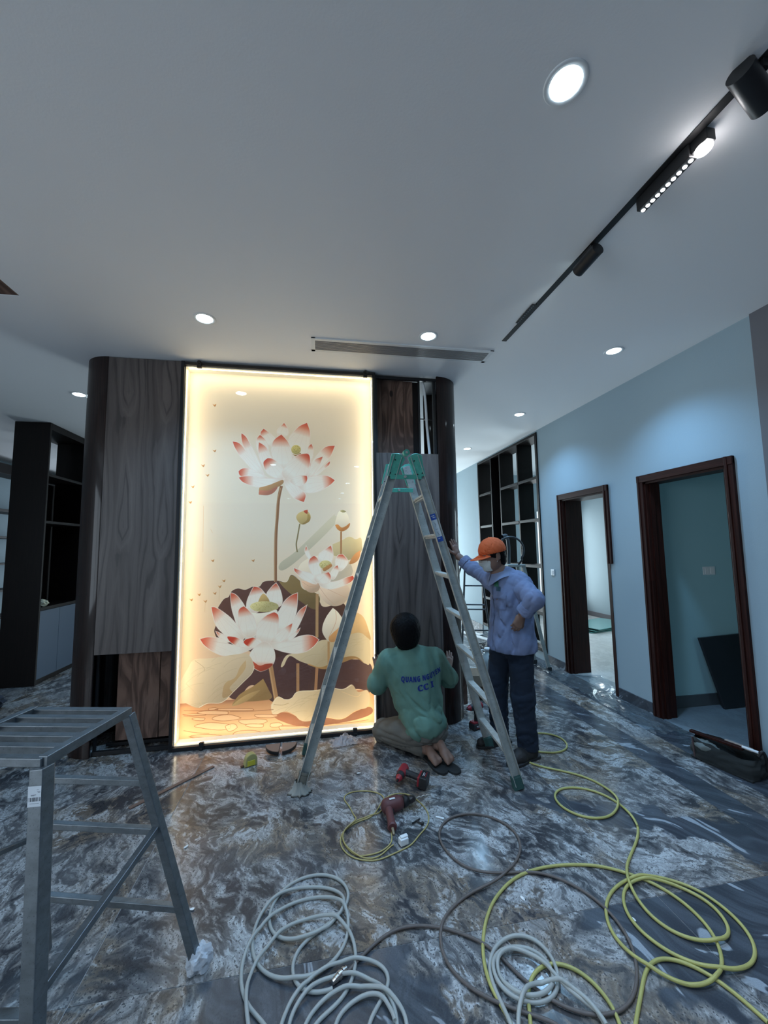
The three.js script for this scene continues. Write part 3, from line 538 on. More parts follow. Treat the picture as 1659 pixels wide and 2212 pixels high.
// ---------- the room divider ----------
const FZ = -3.53;
{
  const d = thing('room_divider', 'dark walnut room divider with rounded columns around the glowing mural', 'room divider', [0, 0, FZ]);
  const arc = (cx, side, r0 = 0.25, r1 = 0.225) => {       // half-round end, open to the inside
    const s = new THREE.Shape(), n = 26, a0 = side > 0 ? -Math.PI / 2 : Math.PI / 2;
    for (let i = 0; i <= n; i++) { const a = a0 + Math.PI * i / n; s[i ? 'lineTo' : 'moveTo'](cx + Math.cos(a) * r0, Math.sin(a) * r0); }
    for (let i = n; i >= 0; i--) { const a = a0 + Math.PI * i / n; s.lineTo(cx + Math.cos(a) * r1, Math.sin(a) * r1); }
    let g = extrude(s, CEIL - 0.004, 0).rotateX(-Math.PI / 2).translate(0, 0.002, -0.25);
    g = clean(g); const p = g.attributes.position, nn = g.attributes.normal, uv = g.attributes.uv;
    for (let i = 0; i < p.count; i++) { const dx = p.getX(i) - cx, dz = p.getZ(i) + 0.25, l = Math.hypot(dx, dz), o = l > (r0 + r1) / 2 ? 1 : -1; if (Math.abs(nn.getY(i)) < 0.5) nn.setXYZ(i, o * dx / l, 0, o * dz / l); uv.setXY(i, Math.atan2(dz, dx) * 0.25, p.getY(i)); }
    return g;
  };
  mesh('column', [arc(-1.75, -1)], M.column, d); mesh('column', [arc(1.14, 1)], M.column, d);
  const pan = (x0, x1, y0, y1, z0, z1, mat, name, ou = 0) => { const g = uvBox(rbox(x0, x1, y0, y1, z0, z1, 0.0015)); const uv = g.attributes.uv; for (let i = 0; i < uv.count; i++) uv.setX(i, uv.getX(i) + ou); return mesh(name, [g], mat, d); };
  pan(-1.748, -1.162, 0.782, CEIL - 0.006, -0.018, 0, M.veneer, 'veneer_panel', 1.75);
  pan(0.532, 1.138, 0.012, 2.482, -0.018, 0, M.veneer, 'veneer_panel', 0.02);
  // steel sub-frame
  const st = (a, b, w = 0.03) => bar(V(...a), V(...b), w, w, V(0, 0, 1).addScaledVector(V(0, 1, 0), 0.001), 0.002);
  mesh('sub_frame', [st([-1.745, 0.02, -0.04], [-1.165, 0.02, -0.04]), st([-1.70, 0.03, -0.16], [-1.165, 0.03, -0.16], 0.025), st([-1.735, 0, -0.05], [-1.735, 0.78, -0.05], 0.02), st([0.545, 0, -0.05], [0.545, 3.24, -0.05]), st([1.125, 0, -0.05], [1.125, 3.24, -0.05]), st([0.53, 3.225, -0.04], [1.14, 3.225, -0.04]), st([0.99, 2.4, -0.12], [0.99, 3.24, -0.12], 0.02), st([1.0, 2.86, -0.12], [1.125, 2.86, -0.12], 0.012)], M.blackMetal, d);
  // rough inner boards, seen where panels are missing
  for (const [x0, x1, dz] of [[-1.62, -1.515, 0], [-1.513, -1.30, 0.004], [-1.298, -1.165, -0.003]]) pan(x0, x1, 0.07, 0.80, -0.14 + dz, -0.12 + dz, M.plank, 'inner_board', x0 * 3);
  for (const [x0, x1, dz] of [[0.56, 0.615, 0.003], [0.617, 0.83, 0], [0.832, 0.925, -0.004]]) pan(x0, x1, 2.2, 3.235, -0.13 + dz, -0.11 + dz, M.plank, 'inner_board', x0 * 2.3);
  pan(0.927, 0.995, 2.2, 3.235, -0.145, -0.125, M.darkwood, 'inner_board', 0.3);
  mesh('back_panel', [uvBox(box(-1.75, 0.93, 0.002, CEIL - 0.004, -0.5, -0.482)), uvBox(box(0.93, 1.14, 0.002, 2.2, -0.5, -0.482))], M.darkwood, d);
  mesh('inner_lining', [box(-1.20, -1.17, 0.002, CEIL - 0.01, -0.48, -0.19)], M.black, d); mesh('inner_lining', [box(0.53, 0.545, 0.002, 2.2, -0.48, -0.19)], M.black, d);
  mesh('conduit', [tube([V(1.02, 3.24, -0.10), V(1.035, 3.2, -0.10), V(1.05, 3.05, -0.095), V(1.058, 2.8, -0.09), V(1.075, 2.55, -0.085), V(1.085, 2.40, -0.08)], 0.014, 30)], M.plasticWhite, d).userData.label = 'white bent cable conduit';
}
// ---------- the glowing mural box ----------
const LEDC = [1.0, 0.86, 0.62];
{
  const X0 = -1.135, X1 = 0.505, Y0 = 0.035, Y1 = 3.205, D = 0.12;
  const b = thing('lightbox_mural', 'glowing lotus flower mural behind glass in a black frame', 'light box', [0, 0, FZ]);
  T.mural = canvasTex(1024, 2000, paintMural);
  const back = new THREE.PlaneGeometry(X1 - X0, Y1 - Y0, 1, 1).translate((X0 + X1) / 2, (Y0 + Y1) / 2, -D);
  const bk = new RoundedBoxGeometry(X1 - X0 + 0.04, Y1 - Y0 + 0.04, 0.02, 1, 0.002).translate((X0 + X1) / 2, (Y0 + Y1) / 2, -D - 0.012);
  mesh('backing_board', [bk], M.white, b);
  mesh('mural_print', [back], std({ map: T.mural, emissiveMap: T.mural, emissive: lin(1, 0.93, 0.8), emissiveIntensity: 0.19, roughness: 0.6 }), b).userData.label = 'printed lotus picture lit from behind';
  const sideM = std({ color: lin(0.82, 0.80, 0.70), roughness: 0.7 });
  mesh('box_side', [box(X0 - 0.012, X0, Y0, Y1, -D, -0.002)], sideM, b); mesh('box_side', [box(X1, X1 + 0.012, Y0, Y1, -D, -0.002)], sideM, b);
  mesh('box_side', [box(X0, X1, Y1, Y1 + 0.012, -D, -0.002)], sideM, b); mesh('box_side', [box(X0, X1, Y0 - 0.012, Y0, -D, -0.002)], sideM, b);
  const fr = (x0, x1, y0, y1) => rbox(x0, x1, y0, y1, -0.03, 0.022, 0.003);
  mesh('frame_bar', [fr(X0 - 0.034, X0 - 0.006, 0.001, 3.245)], M.blackMetal, b); mesh('frame_bar', [fr(X1 + 0.006, X1 + 0.03, 0.001, 3.245)], M.blackMetal, b);
  mesh('frame_bar', [fr(X0 - 0.006, X1 + 0.006, Y1 + 0.006, 3.238)], M.blackMetal, b); mesh('frame_bar', [fr(X0 - 0.006, X1 + 0.006, 0.001, Y0 - 0.004)], M.blackMetal, b);
  const ledM = std({ color: lin(0.9, 0.85, 0.7), emissive: lin(...LEDC), emissiveIntensity: 5 });
  const led = (x0, x1, y0, y1, light) => {
    mesh('led_strip', [box(x0, x1, y0, y1, -0.040, -0.028)], ledM, b);
    const [px, py, w, h, tx, ty] = light, l = new THREE.RectAreaLight(lin(...LEDC), LEDP, w, h); l.name = 'led_glow';
    l.position.set(px, py, FZ - 0.034); l.lookAt(tx, ty, FZ - 0.10); scene.add(l);
  };
  const LEDP = 16, cy = (Y0 + Y1) / 2, cx = (X0 + X1) / 2;
  led(X0 + 0.0005, X0 + 0.0035, Y0 + 0.02, Y1 - 0.02, [X0 + 0.006, cy, 0.012, Y1 - Y0 - 0.05, X0 + 0.2, cy]);
  led(X1 - 0.0035, X1 - 0.0005, Y0 + 0.02, Y1 - 0.02, [X1 - 0.006, cy, 0.012, Y1 - Y0 - 0.05, X1 - 0.2, cy]);
  led(X0 + 0.02, X1 - 0.02, Y1 - 0.0035, Y1 - 0.0005, [cx, Y1 - 0.006, X1 - X0 - 0.05, 0.012, cx, Y1 - 0.2]);
  led(X0 + 0.02, X1 - 0.02, Y0 + 0.0005, Y0 + 0.0035, [cx, Y0 + 0.006, X1 - X0 - 0.05, 0.012, cx, Y0 + 0.2]);
  mesh('glass_pane', [new THREE.PlaneGeometry(X1 - X0 + 0.008, Y1 - Y0 + 0.008).translate(cx, cy, 0.004)], M.glass, b);
  for (const [x, y, s] of [[-1.02, 3.215, 1], [0.44, 3.218, 1], [-0.92, 0.03, -1], [0.32, 0.03, -1]]) mesh('clip', [rbox(x - 0.018, x + 0.018, y - 0.028, y + 0.028, 0.006, 0.034, 0.003), rbox(x - 0.008, x + 0.012, y + s * 0.02 - 0.012, y + s * 0.02 + 0.012, 0.03, 0.044, 0.003)], M.blackMetal, b);
}

// ---------- ceiling fittings ----------
M.lampGlow = std({ color: lin(0.9, 0.95, 1), emissive: lin(0.70, 0.88, 1.0), emissiveIntensity: 14 });
M.trimWhite = std({ color: lin(0.75, 0.77, 0.78), roughness: 0.5 });
const LAMPC = [0.32, 0.63, 1.0], DOWN = 5;
{
  const spots = [[0.88, -1.13, 'round downlight nearest the camera, beside the black track'], [-0.8, -2.84, 'round downlight above the mural, left of the air grille'], [0.86, -2.84, 'round downlight right in front of the air grille'], [2.51, -2.84, 'round downlight between the track end and the right wall'], [-2.48, -4.47, 'round downlight behind the left column of the divider'], [2.52, -4.46, 'round downlight above the dark shelf screen'], [2.51, -6.19, 'round downlight farthest back beyond the divider'],
    [0.79, 0.79, 'downlight behind the camera mirrored in the mural glass, right row first'], [-0.86, 0.77, 'downlight behind the camera mirrored in the mural glass, left row first'], [0.76, 2.87, 'downlight behind the camera, right row second'], [0.74, 4.65, 'downlight behind the camera, right row third'], [0.74, 6.0, 'downlight behind the camera, right row last'], [-0.92, 6.05, 'downlight behind the camera, left row last']];
  for (const [x, z, label] of spots) {
    const d = thing('downlight', label, 'ceiling light', [x, CEIL, z], 0, 'round ceiling downlights');
    mesh('trim_ring', [lathe([[0.054, 0.0], [0.058, -0.004], [0.072, -0.005], [0.076, -0.002], [0.076, 0.0]], 32)], M.trimWhite, d);
    mesh('lens', [lathe([[0.0, -0.009], [0.03, -0.008], [0.05, -0.005], [0.056, -0.0005]], 28)], M.lampGlow, d);
    const l = new THREE.SpotLight(lin(...LAMPC), DOWN, 0, R(62), 0.7, 2); l.position.set(x, CEIL - 0.03, z); l.target.position.set(x, 0, z); l.castShadow = true; l.shadow.radius = 3; l.name = 'downlight_beam'; scene.add(l, l.target);
  }
}
{
  const t = thing('light_track', 'long black magnetic light track let into the ceiling', 'light track', [1.49, CEIL, -2.82]);
  mesh('rail', [box(-0.019, 0.019, -0.004, -0.0005, 0, 3.4).applyMatrix4(new THREE.Matrix4().makeShear(0, 0, 0, 0, 0.012, 0))], M.black, t);
  M.ledDot = std({ color: lin(0.9, 0.95, 1), emissive: lin(0.85, 0.93, 1), emissiveIntensity: 9 });
  // tilted linear spot with a row of lenses, the near end of it glaring
  const a = thing('linear_track_spot', 'black bar light with a row of glowing lenses hanging from the track', 'track light', [1.525, CEIL - 0.004, -1.51]);
  mesh('housing', [rbox(-0.012, 0.03, -0.06, -0.001, -0.0, 0.27, 0.003)], M.black, a);
  for (let k = 0; k < 10; k++) mesh('lens', [new THREE.CylinderGeometry(0.0095, 0.0075, 0.004, 12).translate(0.012, -0.0612, 0.013 + k * 0.027)], M.ledDot, a);
  { const l = new THREE.RectAreaLight(lin(0.85, 0.93, 1), 10, 0.018, 0.26); l.position.set(1.537, CEIL - 0.071, -1.375); l.lookAt(1.537, 0, -1.375); l.name = 'bar_light_glow'; scene.add(l); }
  const gl = thing('track_bulb', 'dazzling white track spotlight at the end of the bar light', 'track light', [1.535, CEIL - 0.004, -1.205]);
  mesh('stem', [rbox(-0.012, 0.03, -0.05, -0.001, -0.035, 0.035, 0.003)], M.black, gl);
  mesh('lens', [new THREE.SphereGeometry(0.034, 20, 14).scale(0.8, 0.55, 1).translate(0.01, -0.058, 0)], std({ color: lin(1, 1, 1), emissive: lin(1, 0.97, 0.98), emissiveIntensity: 24 }), gl);
  const pl = new THREE.SpotLight(lin(0.95, 0.95, 1), 5, 0, R(60), 0.8, 2); pl.position.set(1.545, CEIL - 0.10, -1.205); pl.target.position.set(1.3, 0, -0.2); pl.castShadow = true; pl.name = 'track_bulb_beam'; scene.add(pl, pl.target);
  // far flush linear
  const f = thing('flush_linear_light', 'small flush grid light at the far end of the track', 'track light', [1.468, CEIL - 0.0045, -2.56]);
  mesh('housing', [box(-0.017, 0.017, -0.004, 0, 0, 0.23)], M.black, f);
  for (let k = 0; k < 10; k++) mesh('lens', [new THREE.CylinderGeometry(0.005, 0.005, 0.002, 8).translate(0.0, -0.005, 0.012 + k * 0.0225)], std({ color: lin(0.5, 0.52, 0.54), roughness: 0.2, metalness: 0.6 }), f);
  // cylinder spots
  const cyl = (x, z, dir, len, rad, label, on) => {
    const g = thing('cylinder_track_spot', label, 'track light', [x, CEIL - 0.004, z], 0, 'black cylinder spots on the track');
    const u = V(...dir).normalize(), p0 = V(0.0, -0.055, 0).addScaledVector(u, -len / 2), p1 = V(0, -0.055, 0).addScaledVector(u, len / 2);
    mesh('mount', [rbox(-0.014, 0.014, -0.03, -0.001, -0.05, 0.05, 0.002)], M.black, g);
    mesh('body', [rod(p0, p1, rad, rad, 28)], M.blackMetal, g);
    mesh('reflector', [rod(p1.clone().addScaledVector(u, 0.0005), p1.clone().addScaledVector(u, 0.003), rad * 0.86, rad * 0.86, 24)], std({ color: lin(0.75, 0.78, 0.78), roughness: 0.35, metalness: 0.5, emissive: lin(0.7, 0.9, 0.85), emissiveIntensity: on ? 1.2 : 0 }), g);
    if (on) { const l = new THREE.SpotLight(lin(0.8, 0.95, 0.95), 0.12, 0, R(30), 0.9, 2), q = p1.clone().addScaledVector(u, 0.03).add(g.position); l.position.copy(q); l.target.position.copy(q).addScaledVector(u, 2); l.castShadow = true; l.name = 'cylinder_spot_beam'; scene.add(l, l.target); }
  };
  cyl(1.50, -1.84, [-0.05, -0.10, -1], 0.16, 0.034, 'black cylinder spot halfway along the track with a pale lens', true);
  cyl(1.515, -1.0, [0.92, -0.3, -0.25], 0.17, 0.042, 'black cylinder spot at the upper right edge seen from its side', false);
}
{
  const a = thing('air_grille', 'long slatted air conditioning grille above the mural', 'air vent', [0.715, CEIL, -3.085]);
  const w = 0.765, h = 0.105; M.grilleMetal = std({ color: lin(0.42, 0.415, 0.41), roughness: 0.45, metalness: 0.2 });
  mesh('grille_frame', [box(-w, w, -0.008, -0.0005, -h, -h + 0.028), box(-w, w, -0.011, -0.0005, h - 0.028, h), box(-w, -w + 0.03, -0.008, -0.0005, -h, h), box(w - 0.03, w, -0.008, -0.0005, -h, h)], M.trimWhite, a);
  mesh('backing', [box(-w + 0.03, w - 0.03, -0.002, -0.0005, -h + 0.025, h - 0.025)], std({ color: lin(0.05, 0.05, 0.055), roughness: 0.8 }), a);
  for (let k = 0; k < 9; k++) mesh('slat', [box(-w + 0.031, w - 0.031, -0.0095, -0.004, -0.0035, 0.0035).translate(0, 0, -0.072 + k * 0.018)], M.grilleMetal, a);
}

// ---------- aluminium A-frame ladder ----------
{
  const L = thing('a_frame_ladder', 'tall aluminium folding ladder with green hinges in front of the divider', 'ladder', [0.62, 0, -2.9]);
  const P = (x, y, z) => V(x - 0.62, y, z + 2.9);
  const sides = [{ f: [-0.11, -2.79], b: [-0.083, -3.268], tx: 0.575 }, { f: [1.31, -2.55], b: [1.351, -3.089], tx: 0.695 }];
  const rail = (a, b, out) => {       // C channel: web with two flanges
    const d = b.clone().sub(a).normalize(), up = V(0, 0, 1), g = [bar(a, b, 0.060, 0.004, up, 0.001)], x = V().crossVectors(d, up).normalize();
    for (const s of [-1, 1]) { const o = x.clone().multiplyScalar(s * 0.028).addScaledVector(V().crossVectors(x, d), out * -0.012); g.push(bar(a.clone().add(o), b.clone().add(o), 0.004, 0.026, up, 0.001)); }
    return g.map((q) => uvBox(q, 1.5));
  };
  sides.forEach(({ f, b, tx }, k) => {
    const tf = P(tx, 2.26, -2.74), tb = P(tx + (k ? 0.02 : 0.02), 2.26, -3.08), bf = P(f[0], 0.03, f[1]), bb = P(b[0], 0.03, b[1]);
    const railF = mesh('rail', rail(tf, bf, -1), M.alu, L), railB = mesh('rail', rail(tb, bb, 1), M.alu, L);
    for (let i = 0; i < 7; i++) {
      const y = 1.976 - i * 0.2915, a = tf.clone().lerp(bf, (2.26 - y) / 2.23), c = tb.clone().lerp(bb, (2.26 - y) / 2.23), al = bf.clone().sub(tf).normalize();
      const g = bar(a, c, 0.05, 0.018, V(0, 1, 0), 0.003); mesh('step', [uvBox(g, 3), uvBox(bar(a.clone().add(V(0, -0.014, 0)), c.clone().add(V(0, -0.014, 0)), 0.030, 0.016, V(0, 1, 0), 0.003), 3)], M.aluStep, L);
    }
    // green hinge plates at the top, one per rail
    for (const [t, bo, s] of [[tf, bf, 1], [tb, bb, -1]]) {
      const dir = bo.clone().sub(t).normalize(), sh = new THREE.Shape(); sh.moveTo(-0.036, 0.0); sh.lineTo(0.036, 0.0); sh.lineTo(0.042, 0.08); sh.lineTo(0.056, 0.15); sh.quadraticCurveTo(0.03, 0.185, -0.01, 0.175); sh.lineTo(-0.048, 0.16); sh.lineTo(-0.042, 0.08); sh.closePath();
      const g = extrude(sh, 0.006, 0.0015, 1, 8); g.rotateZ(0); const m = mesh('hinge_plate', [place(g.translate(0, -0.14, 0), t.clone().addScaledVector(dir, 0.02).add(V(0, 0, s * 0.010)), dir.clone().negate(), V(0, 0, 1))], M.green, L);
      for (const [hx, hy] of [[-0.018, -0.118], [0.018, -0.118], [-0.012, -0.015]]) mesh('bolt', [place(new THREE.CylinderGeometry(0.005, 0.005, 0.006, 10).rotateX(Math.PI / 2).translate(hx, hy, 0.009), t.clone().addScaledVector(dir, 0.02).add(V(0, 0, s * 0.010)), dir.clone().negate(), V(0, 0, 1))], M.black, m);
    }
    // feet
    for (const [q, t, wrapped, own] of [[bf, tf, k === 0, railF], [bb, tb, false, railB]]) {
      const dir = t.clone().sub(q).normalize();
      if (!wrapped) mesh('rubber_foot', [bar(q.clone().add(V(0, -0.028, 0)), q.clone().addScaledVector(dir, 0.055), 0.072, 0.042, V(0, 0, 1), 0.006)], M.greenRubber, own);
      else {
        mesh('tape_band', [place(lathe([[0.034, 0], [0.04, 0.004], [0.04, 0.016], [0.034, 0.02]], 18).scale(1, 1, 0.62), q.clone().addScaledVector(dir, 0.085), dir, V(0, 0, 1)), place(lathe([[0.0345, -0.05], [0.036, 0]], 18).scale(1, 1, 0.62), q.clone().addScaledVector(dir, 0.085), dir, V(0, 0, 1))], std({ color: lin(0.16, 0.155, 0.13), roughness: 0.8 }), own);
        const g = lathe([[0.0, 0.0], [0.075, 0.0], [0.066, 0.012], [0.046, 0.03], [0.037, 0.06], [0.035, 0.075]], 30), p = g.attributes.position;
        for (let i = 0; i < p.count; i++) { const a = Math.atan2(p.getZ(i), p.getX(i)), k2 = 1 + 0.28 * n2(Math.cos(a) * 2.2, Math.sin(a) * 2.2 + p.getY(i) * 8); p.setXYZ(i, p.getX(i) * k2, p.getY(i), p.getZ(i) * k2 * 0.75); } g.computeVertexNormals();
        mesh('rag_wrap', [g.translate(q.x, 0.002, q.z)], fabric([0.34, 0.34, 0.31]), own);
      }
    }
  });
  // hinge knuckles and locking braces
  const top = P(0.637, 2.285, -2.735), topB = P(0.65, 2.285, -3.085);
  for (const [q, s] of [[top, 1], [topB, -1]]) { mesh('hinge_knuckle', [rod(q.clone().add(V(0, 0, -0.014)), q.clone().add(V(0, 0, 0.016 * s + 0.004)), 0.024, 0.024, 20)], M.green, L); mesh('hinge_pin', [rod(q.clone().add(V(0, 0, -0.018)), q.clone().add(V(0, 0, 0.026)), 0.009)], M.alu, L); }
  mesh('locking_brace', [bar(P(0.515, 2.105, -2.725), P(0.63, 2.105, -2.72), 0.034, 0.008, V(0, 0, 1)), bar(P(0.615, 2.105, -2.714), P(0.745, 2.105, -2.712), 0.034, 0.008, V(0, 0, 1))], M.green, L);
  mesh('locking_brace', [bar(P(0.535, 2.06, -3.07), P(0.655, 2.06, -3.065), 0.034, 0.008, V(0, 0, 1)), bar(P(0.64, 2.06, -3.058), P(0.765, 2.06, -3.06), 0.034, 0.008, V(0, 0, 1))], M.green, L);
  mesh('brace_pin', [rod(P(0.622, 2.105, -2.73), P(0.622, 2.105, -2.703), 0.010)], M.alu, L); mesh('brace_pin', [rod(P(0.648, 2.06, -3.075), P(0.648, 2.06, -3.045), 0.010)], M.alu, L);
  // label on the right front rail
  const lab = canvasTex(96, 384, (c) => { c.fillStyle = '#c9d0d4'; c.fillRect(0, 0, 96, 384); c.fillStyle = '#2450a8'; c.fillRect(0, 0, 96, 82); c.fillRect(0, 318, 96, 66); c.fillStyle = '#c9d0d4'; c.fillRect(14, 22, 60, 9); c.fillRect(34, 46, 50, 8); c.fillRect(20, 336, 34, 10); c.strokeStyle = '#69737c'; c.lineWidth = 4; c.beginPath(); c.moveTo(30, 110); c.lineTo(60, 160); c.moveTo(48, 130); c.lineTo(40, 180); c.moveTo(24, 210); c.lineTo(70, 215); c.moveTo(30, 250); c.lineTo(66, 300); c.moveTo(52, 240); c.lineTo(48, 300); c.stroke(); });
  const A = P(0.695, 2.26, -2.74), B = P(1.31, 0.03, -2.55), d = B.clone().sub(A).normalize(), q = A.clone().lerp(B, 0.235);
  mesh('label_sticker', [place(new THREE.PlaneGeometry(0.042, 0.205), q.clone().add(V(0, 0, 0.0045)).addScaledVector(V().crossVectors(d, V(1, 0, 0)).normalize(), 0), d.clone().negate(), V(0, 0, 1))], std({ map: lab, roughness: 0.6 }), L).userData.label = 'blue and white printed label';
}

// ---------- galvanised steel trestle ----------
{
  const O = V(-0.943, 0, -1.581), S = thing('steel_trestle', 'galvanised square tube work platform in the left foreground', 'work platform', [O.x, 0, O.z]);
  const W = (x, y, z) => V(x, y, z).sub(O), up = V(0, 1, 0);
  const A = W(-0.797, 1.0, -1.365), B = W(-0.718, 1.0, -1.715), B2 = W(-1.089, 1.0, -1.797), A2 = W(-1.168, 1.0, -1.447);
  const low = (p, h) => p.clone().setY(p.y - h), sq = (a, b, w = 0.03, h = w, u = up) => uvBox(bar(a, b, w, h, u, 0.003), 2);
  const ty = 0.0125;
  mesh('top_rail', [sq(low(A, ty), low(B, ty), 0.03, 0.03)], M.galv, S); mesh('top_rail', [sq(low(A2, ty), low(B2, ty), 0.03, 0.03)], M.galv, S);
  for (let k = 0; k < 6; k++) { const t = k / 5 * 0.96 + 0.02; mesh('slat', [sq(low(A, 0.0145).lerp(low(B, 0.0145), t), low(A2, 0.0145).lerp(low(B2, 0.0145), t), 0.028, 0.026)], M.galv, S); }
  const feet = { A: W(-0.72, 0, -1.27), B: W(-0.449, 0, -1.749), B2: W(-1.075, 0, -1.93), A2: W(-1.30, 0, -1.36) };
  const legs = [[A, feet.A, 0.042], [B, feet.B, 0.034], [B2, feet.B2, 0.03], [A2, feet.A2, 0.034]];
  const rightDir = A.clone().sub(A2).normalize();
  legs.forEach(([t, f, w]) => mesh('leg', [sq(low(t, 0.026), f.clone().add(V(0, 0.004, 0)), w, w, rightDir)], M.galv, S));
  const on = ([t, f], y) => low(t, 0.026).lerp(f, (0.974 - y) / 0.974);
  for (const y of [0.715, 0.53, 0.235]) mesh('rung', [sq(on(legs[1], y), on(legs[2], y), 0.024, 0.024)], M.galv, S);
  mesh('rung', [sq(on(legs[0], 0.36), on(legs[3], 0.36), 0.03, 0.03)], M.galv, S);
  mesh('brace', [sq(on(legs[1], 0.55), on(legs[0], 0.40), 0.024, 0.024)], M.galv, S);
  mesh('brace', [sq(on(legs[2], 0.48).add(V(-0.02, 0, 0)), on(legs[3], 0.62), 0.018, 0.018)], M.galv, S);
  const st = canvasTex(256, 320, (c) => { c.fillStyle = '#dfe3e8'; c.fillRect(0, 0, 256, 320); c.fillStyle = '#39404a'; for (const [x, w] of [[10, 6], [30, 10], [52, 22], [86, 16], [112, 26], [150, 12], [170, 22], [206, 8], [226, 18]]) c.fillRect(x, 176, w, 62); c.fillRect(60, 132, 100, 8); c.fillRect(60, 146, 70, 6); c.fillRect(180, 84, 60, 6); c.fillRect(190, 98, 50, 5); c.fillRect(170, 60, 40, 5); c.fillRect(40, 268, 180, 4); });
  const q = on(legs[0], 0.905), d = legs[0][1].clone().sub(legs[0][0]).normalize(), toCam = V(0, 1.6, 0).sub(O).sub(q), nrm = V().crossVectors(d, rightDir).normalize(); if (nrm.dot(toCam) < 0) nrm.negate();
  mesh('barcode_sticker', [place(new THREE.PlaneGeometry(0.04, 0.054), q.clone().addScaledVector(nrm, 0.0225), d.clone().negate(), nrm)], std({ map: st, roughness: 0.6 }), S).userData.label = 'white barcode sticker';
  // rag tied round the right foot
  const g = new THREE.IcosahedronGeometry(0.05, 4), p = g.attributes.position;
  for (let i = 0; i < p.count; i++) { const x = p.getX(i), y = p.getY(i), z = p.getZ(i), k = 1 + 0.34 * n3(x * 24, y * 16, z * 24) + 0.07 * n3(x * 70, y * 60, z * 70); p.setXYZ(i, x * k * 0.9, Math.max(-0.036, y * k * 0.95 + 0.2 * Math.max(0, x) * 0.3), z * k * 0.85); } g.computeVertexNormals();
  mesh('foot_rag', [g.translate(feet.B.x + 0.004, 0.038, feet.B.z)], fabric([0.62, 0.64, 0.68]), S).userData.label = 'white rag tied round the foot';
}

// ---------- hoses and cords ----------
const HOSE = {};
HOSE.yellow = [1.479,-1.218,1.473,-1.259,1.463,-1.313,1.441,-1.37,1.401,-1.416,1.36,-1.449,1.31,-1.465,1.257,-1.459,1.202,-1.425,1.129,-1.361,1.039,-1.29,0.926,-1.179,0.909,-1.177,1.001,-1.297,1.009,-1.319,1.01,-1.37,1.001,-1.433,0.963,-1.488,0.914,-1.52,0.864,-1.525,0.8,-1.506,0.751,-1.465,0.723,-1.409,0.705,-1.351,0.622,-1.234,0.6,-1.233,0.654,-1.361,0.632,-1.407,0.618,-1.462,0.622,-1.532,0.644,-1.614,0.693,-1.702,0.762,-1.789,0.843,-1.851,0.948,-1.908,1.062,-1.931,1.177,-1.933,1.304,-1.914,1.417,-1.877,1.488,-1.823,1.548,-1.774,1.592,-1.704,1.613,-1.619,1.61,-1.531,1.575,-1.458,1.519,-1.396,1.467,-1.361,1.388,-1.34,1.317,-1.357,1.247,-1.402,1.209,-1.457,1.188,-1.539,1.204,-1.617,1.258,-1.696,1.358,-1.765,1.486,-1.795,1.591,-1.783,1.678,-1.743,1.74,-1.673,1.758,-1.592,1.758,-1.523,1.733,-1.455,1.678,-1.398,1.613,-1.371,1.528,-1.364,1.455,-1.382,1.402,-1.418,1.358,-1.465,1.327,-1.521,1.309,-1.588,1.325,-1.663,1.38,-1.738,1.448,-1.778,1.54,-1.778,1.625,-1.748,1.684,-1.695,1.722,-1.628,1.718,-1.559,1.668,-1.484,1.62,-1.463,1.552,-1.464,1.484,-1.492,1.436,-1.541,1.409,-1.607,1.413,-1.678,1.43,-1.752,1.489,-1.838,1.549,-1.892,1.658,-1.972,1.754,-2.048,1.808,-2.122,1.752,-2.049,1.807,-2.129,1.837,-2.222,1.832,-2.307,1.801,-2.395,1.734,-2.46,1.653,-2.493,1.57,-2.492,1.508,-2.461,1.47,-2.402,1.468,-2.324,1.498,-2.259,1.556,-2.208,1.644,-2.185,1.74,-2.212,1.834,-2.283,1.874,-2.364,1.87,-2.451,1.838,-2.549,1.763,-2.632,1.66,-2.704,1.565,-2.776,1.519,-2.851,1.495,-2.902,1.572,-2.946,1.655,-2.961,1.732,-2.919,1.813,-2.898,1.915,-2.926,1.982,-3.003,1.992,-3.124,1.914,-3.21,1.787,-3.224,1.653,-3.222];
HOSE.brown = [0.105,-1.62,0.135,-1.648,0.177,-1.678,0.235,-1.719,0.295,-1.751,0.366,-1.766,0.414,-1.757,0.501,-1.737,0.579,-1.696,0.664,-1.636,0.708,-1.578,0.727,-1.513,0.755,-1.471,0.792,-1.423,0.842,-1.375,0.901,-1.345,0.967,-1.327,1.025,-1.329,1.085,-1.349,1.15,-1.398,1.205,-1.462,1.244,-1.537,1.256,-1.607,1.249,-1.698,1.219,-1.769,1.163,-1.843,1.072,-1.91,0.938,-1.932,0.816,-1.952,0.726,-2.002,0.672,-2.101,0.655,-2.21,0.68,-2.287,0.761,-2.36,0.874,-2.379,0.98,-2.346,1.069,-2.256,1.094,-2.158,1.065,-2.07,0.989,-1.985,0.898,-1.918,0.81,-1.892,0.704,-1.866,0.605,-1.819,0.532,-1.761,0.492,-1.694,0.48,-1.628,0.496,-1.563,0.532,-1.505,0.585,-1.458,0.645,-1.417,0.705,-1.384,0.753,-1.36,0.815,-1.336,0.814,-1.242,0.792,-1.135];
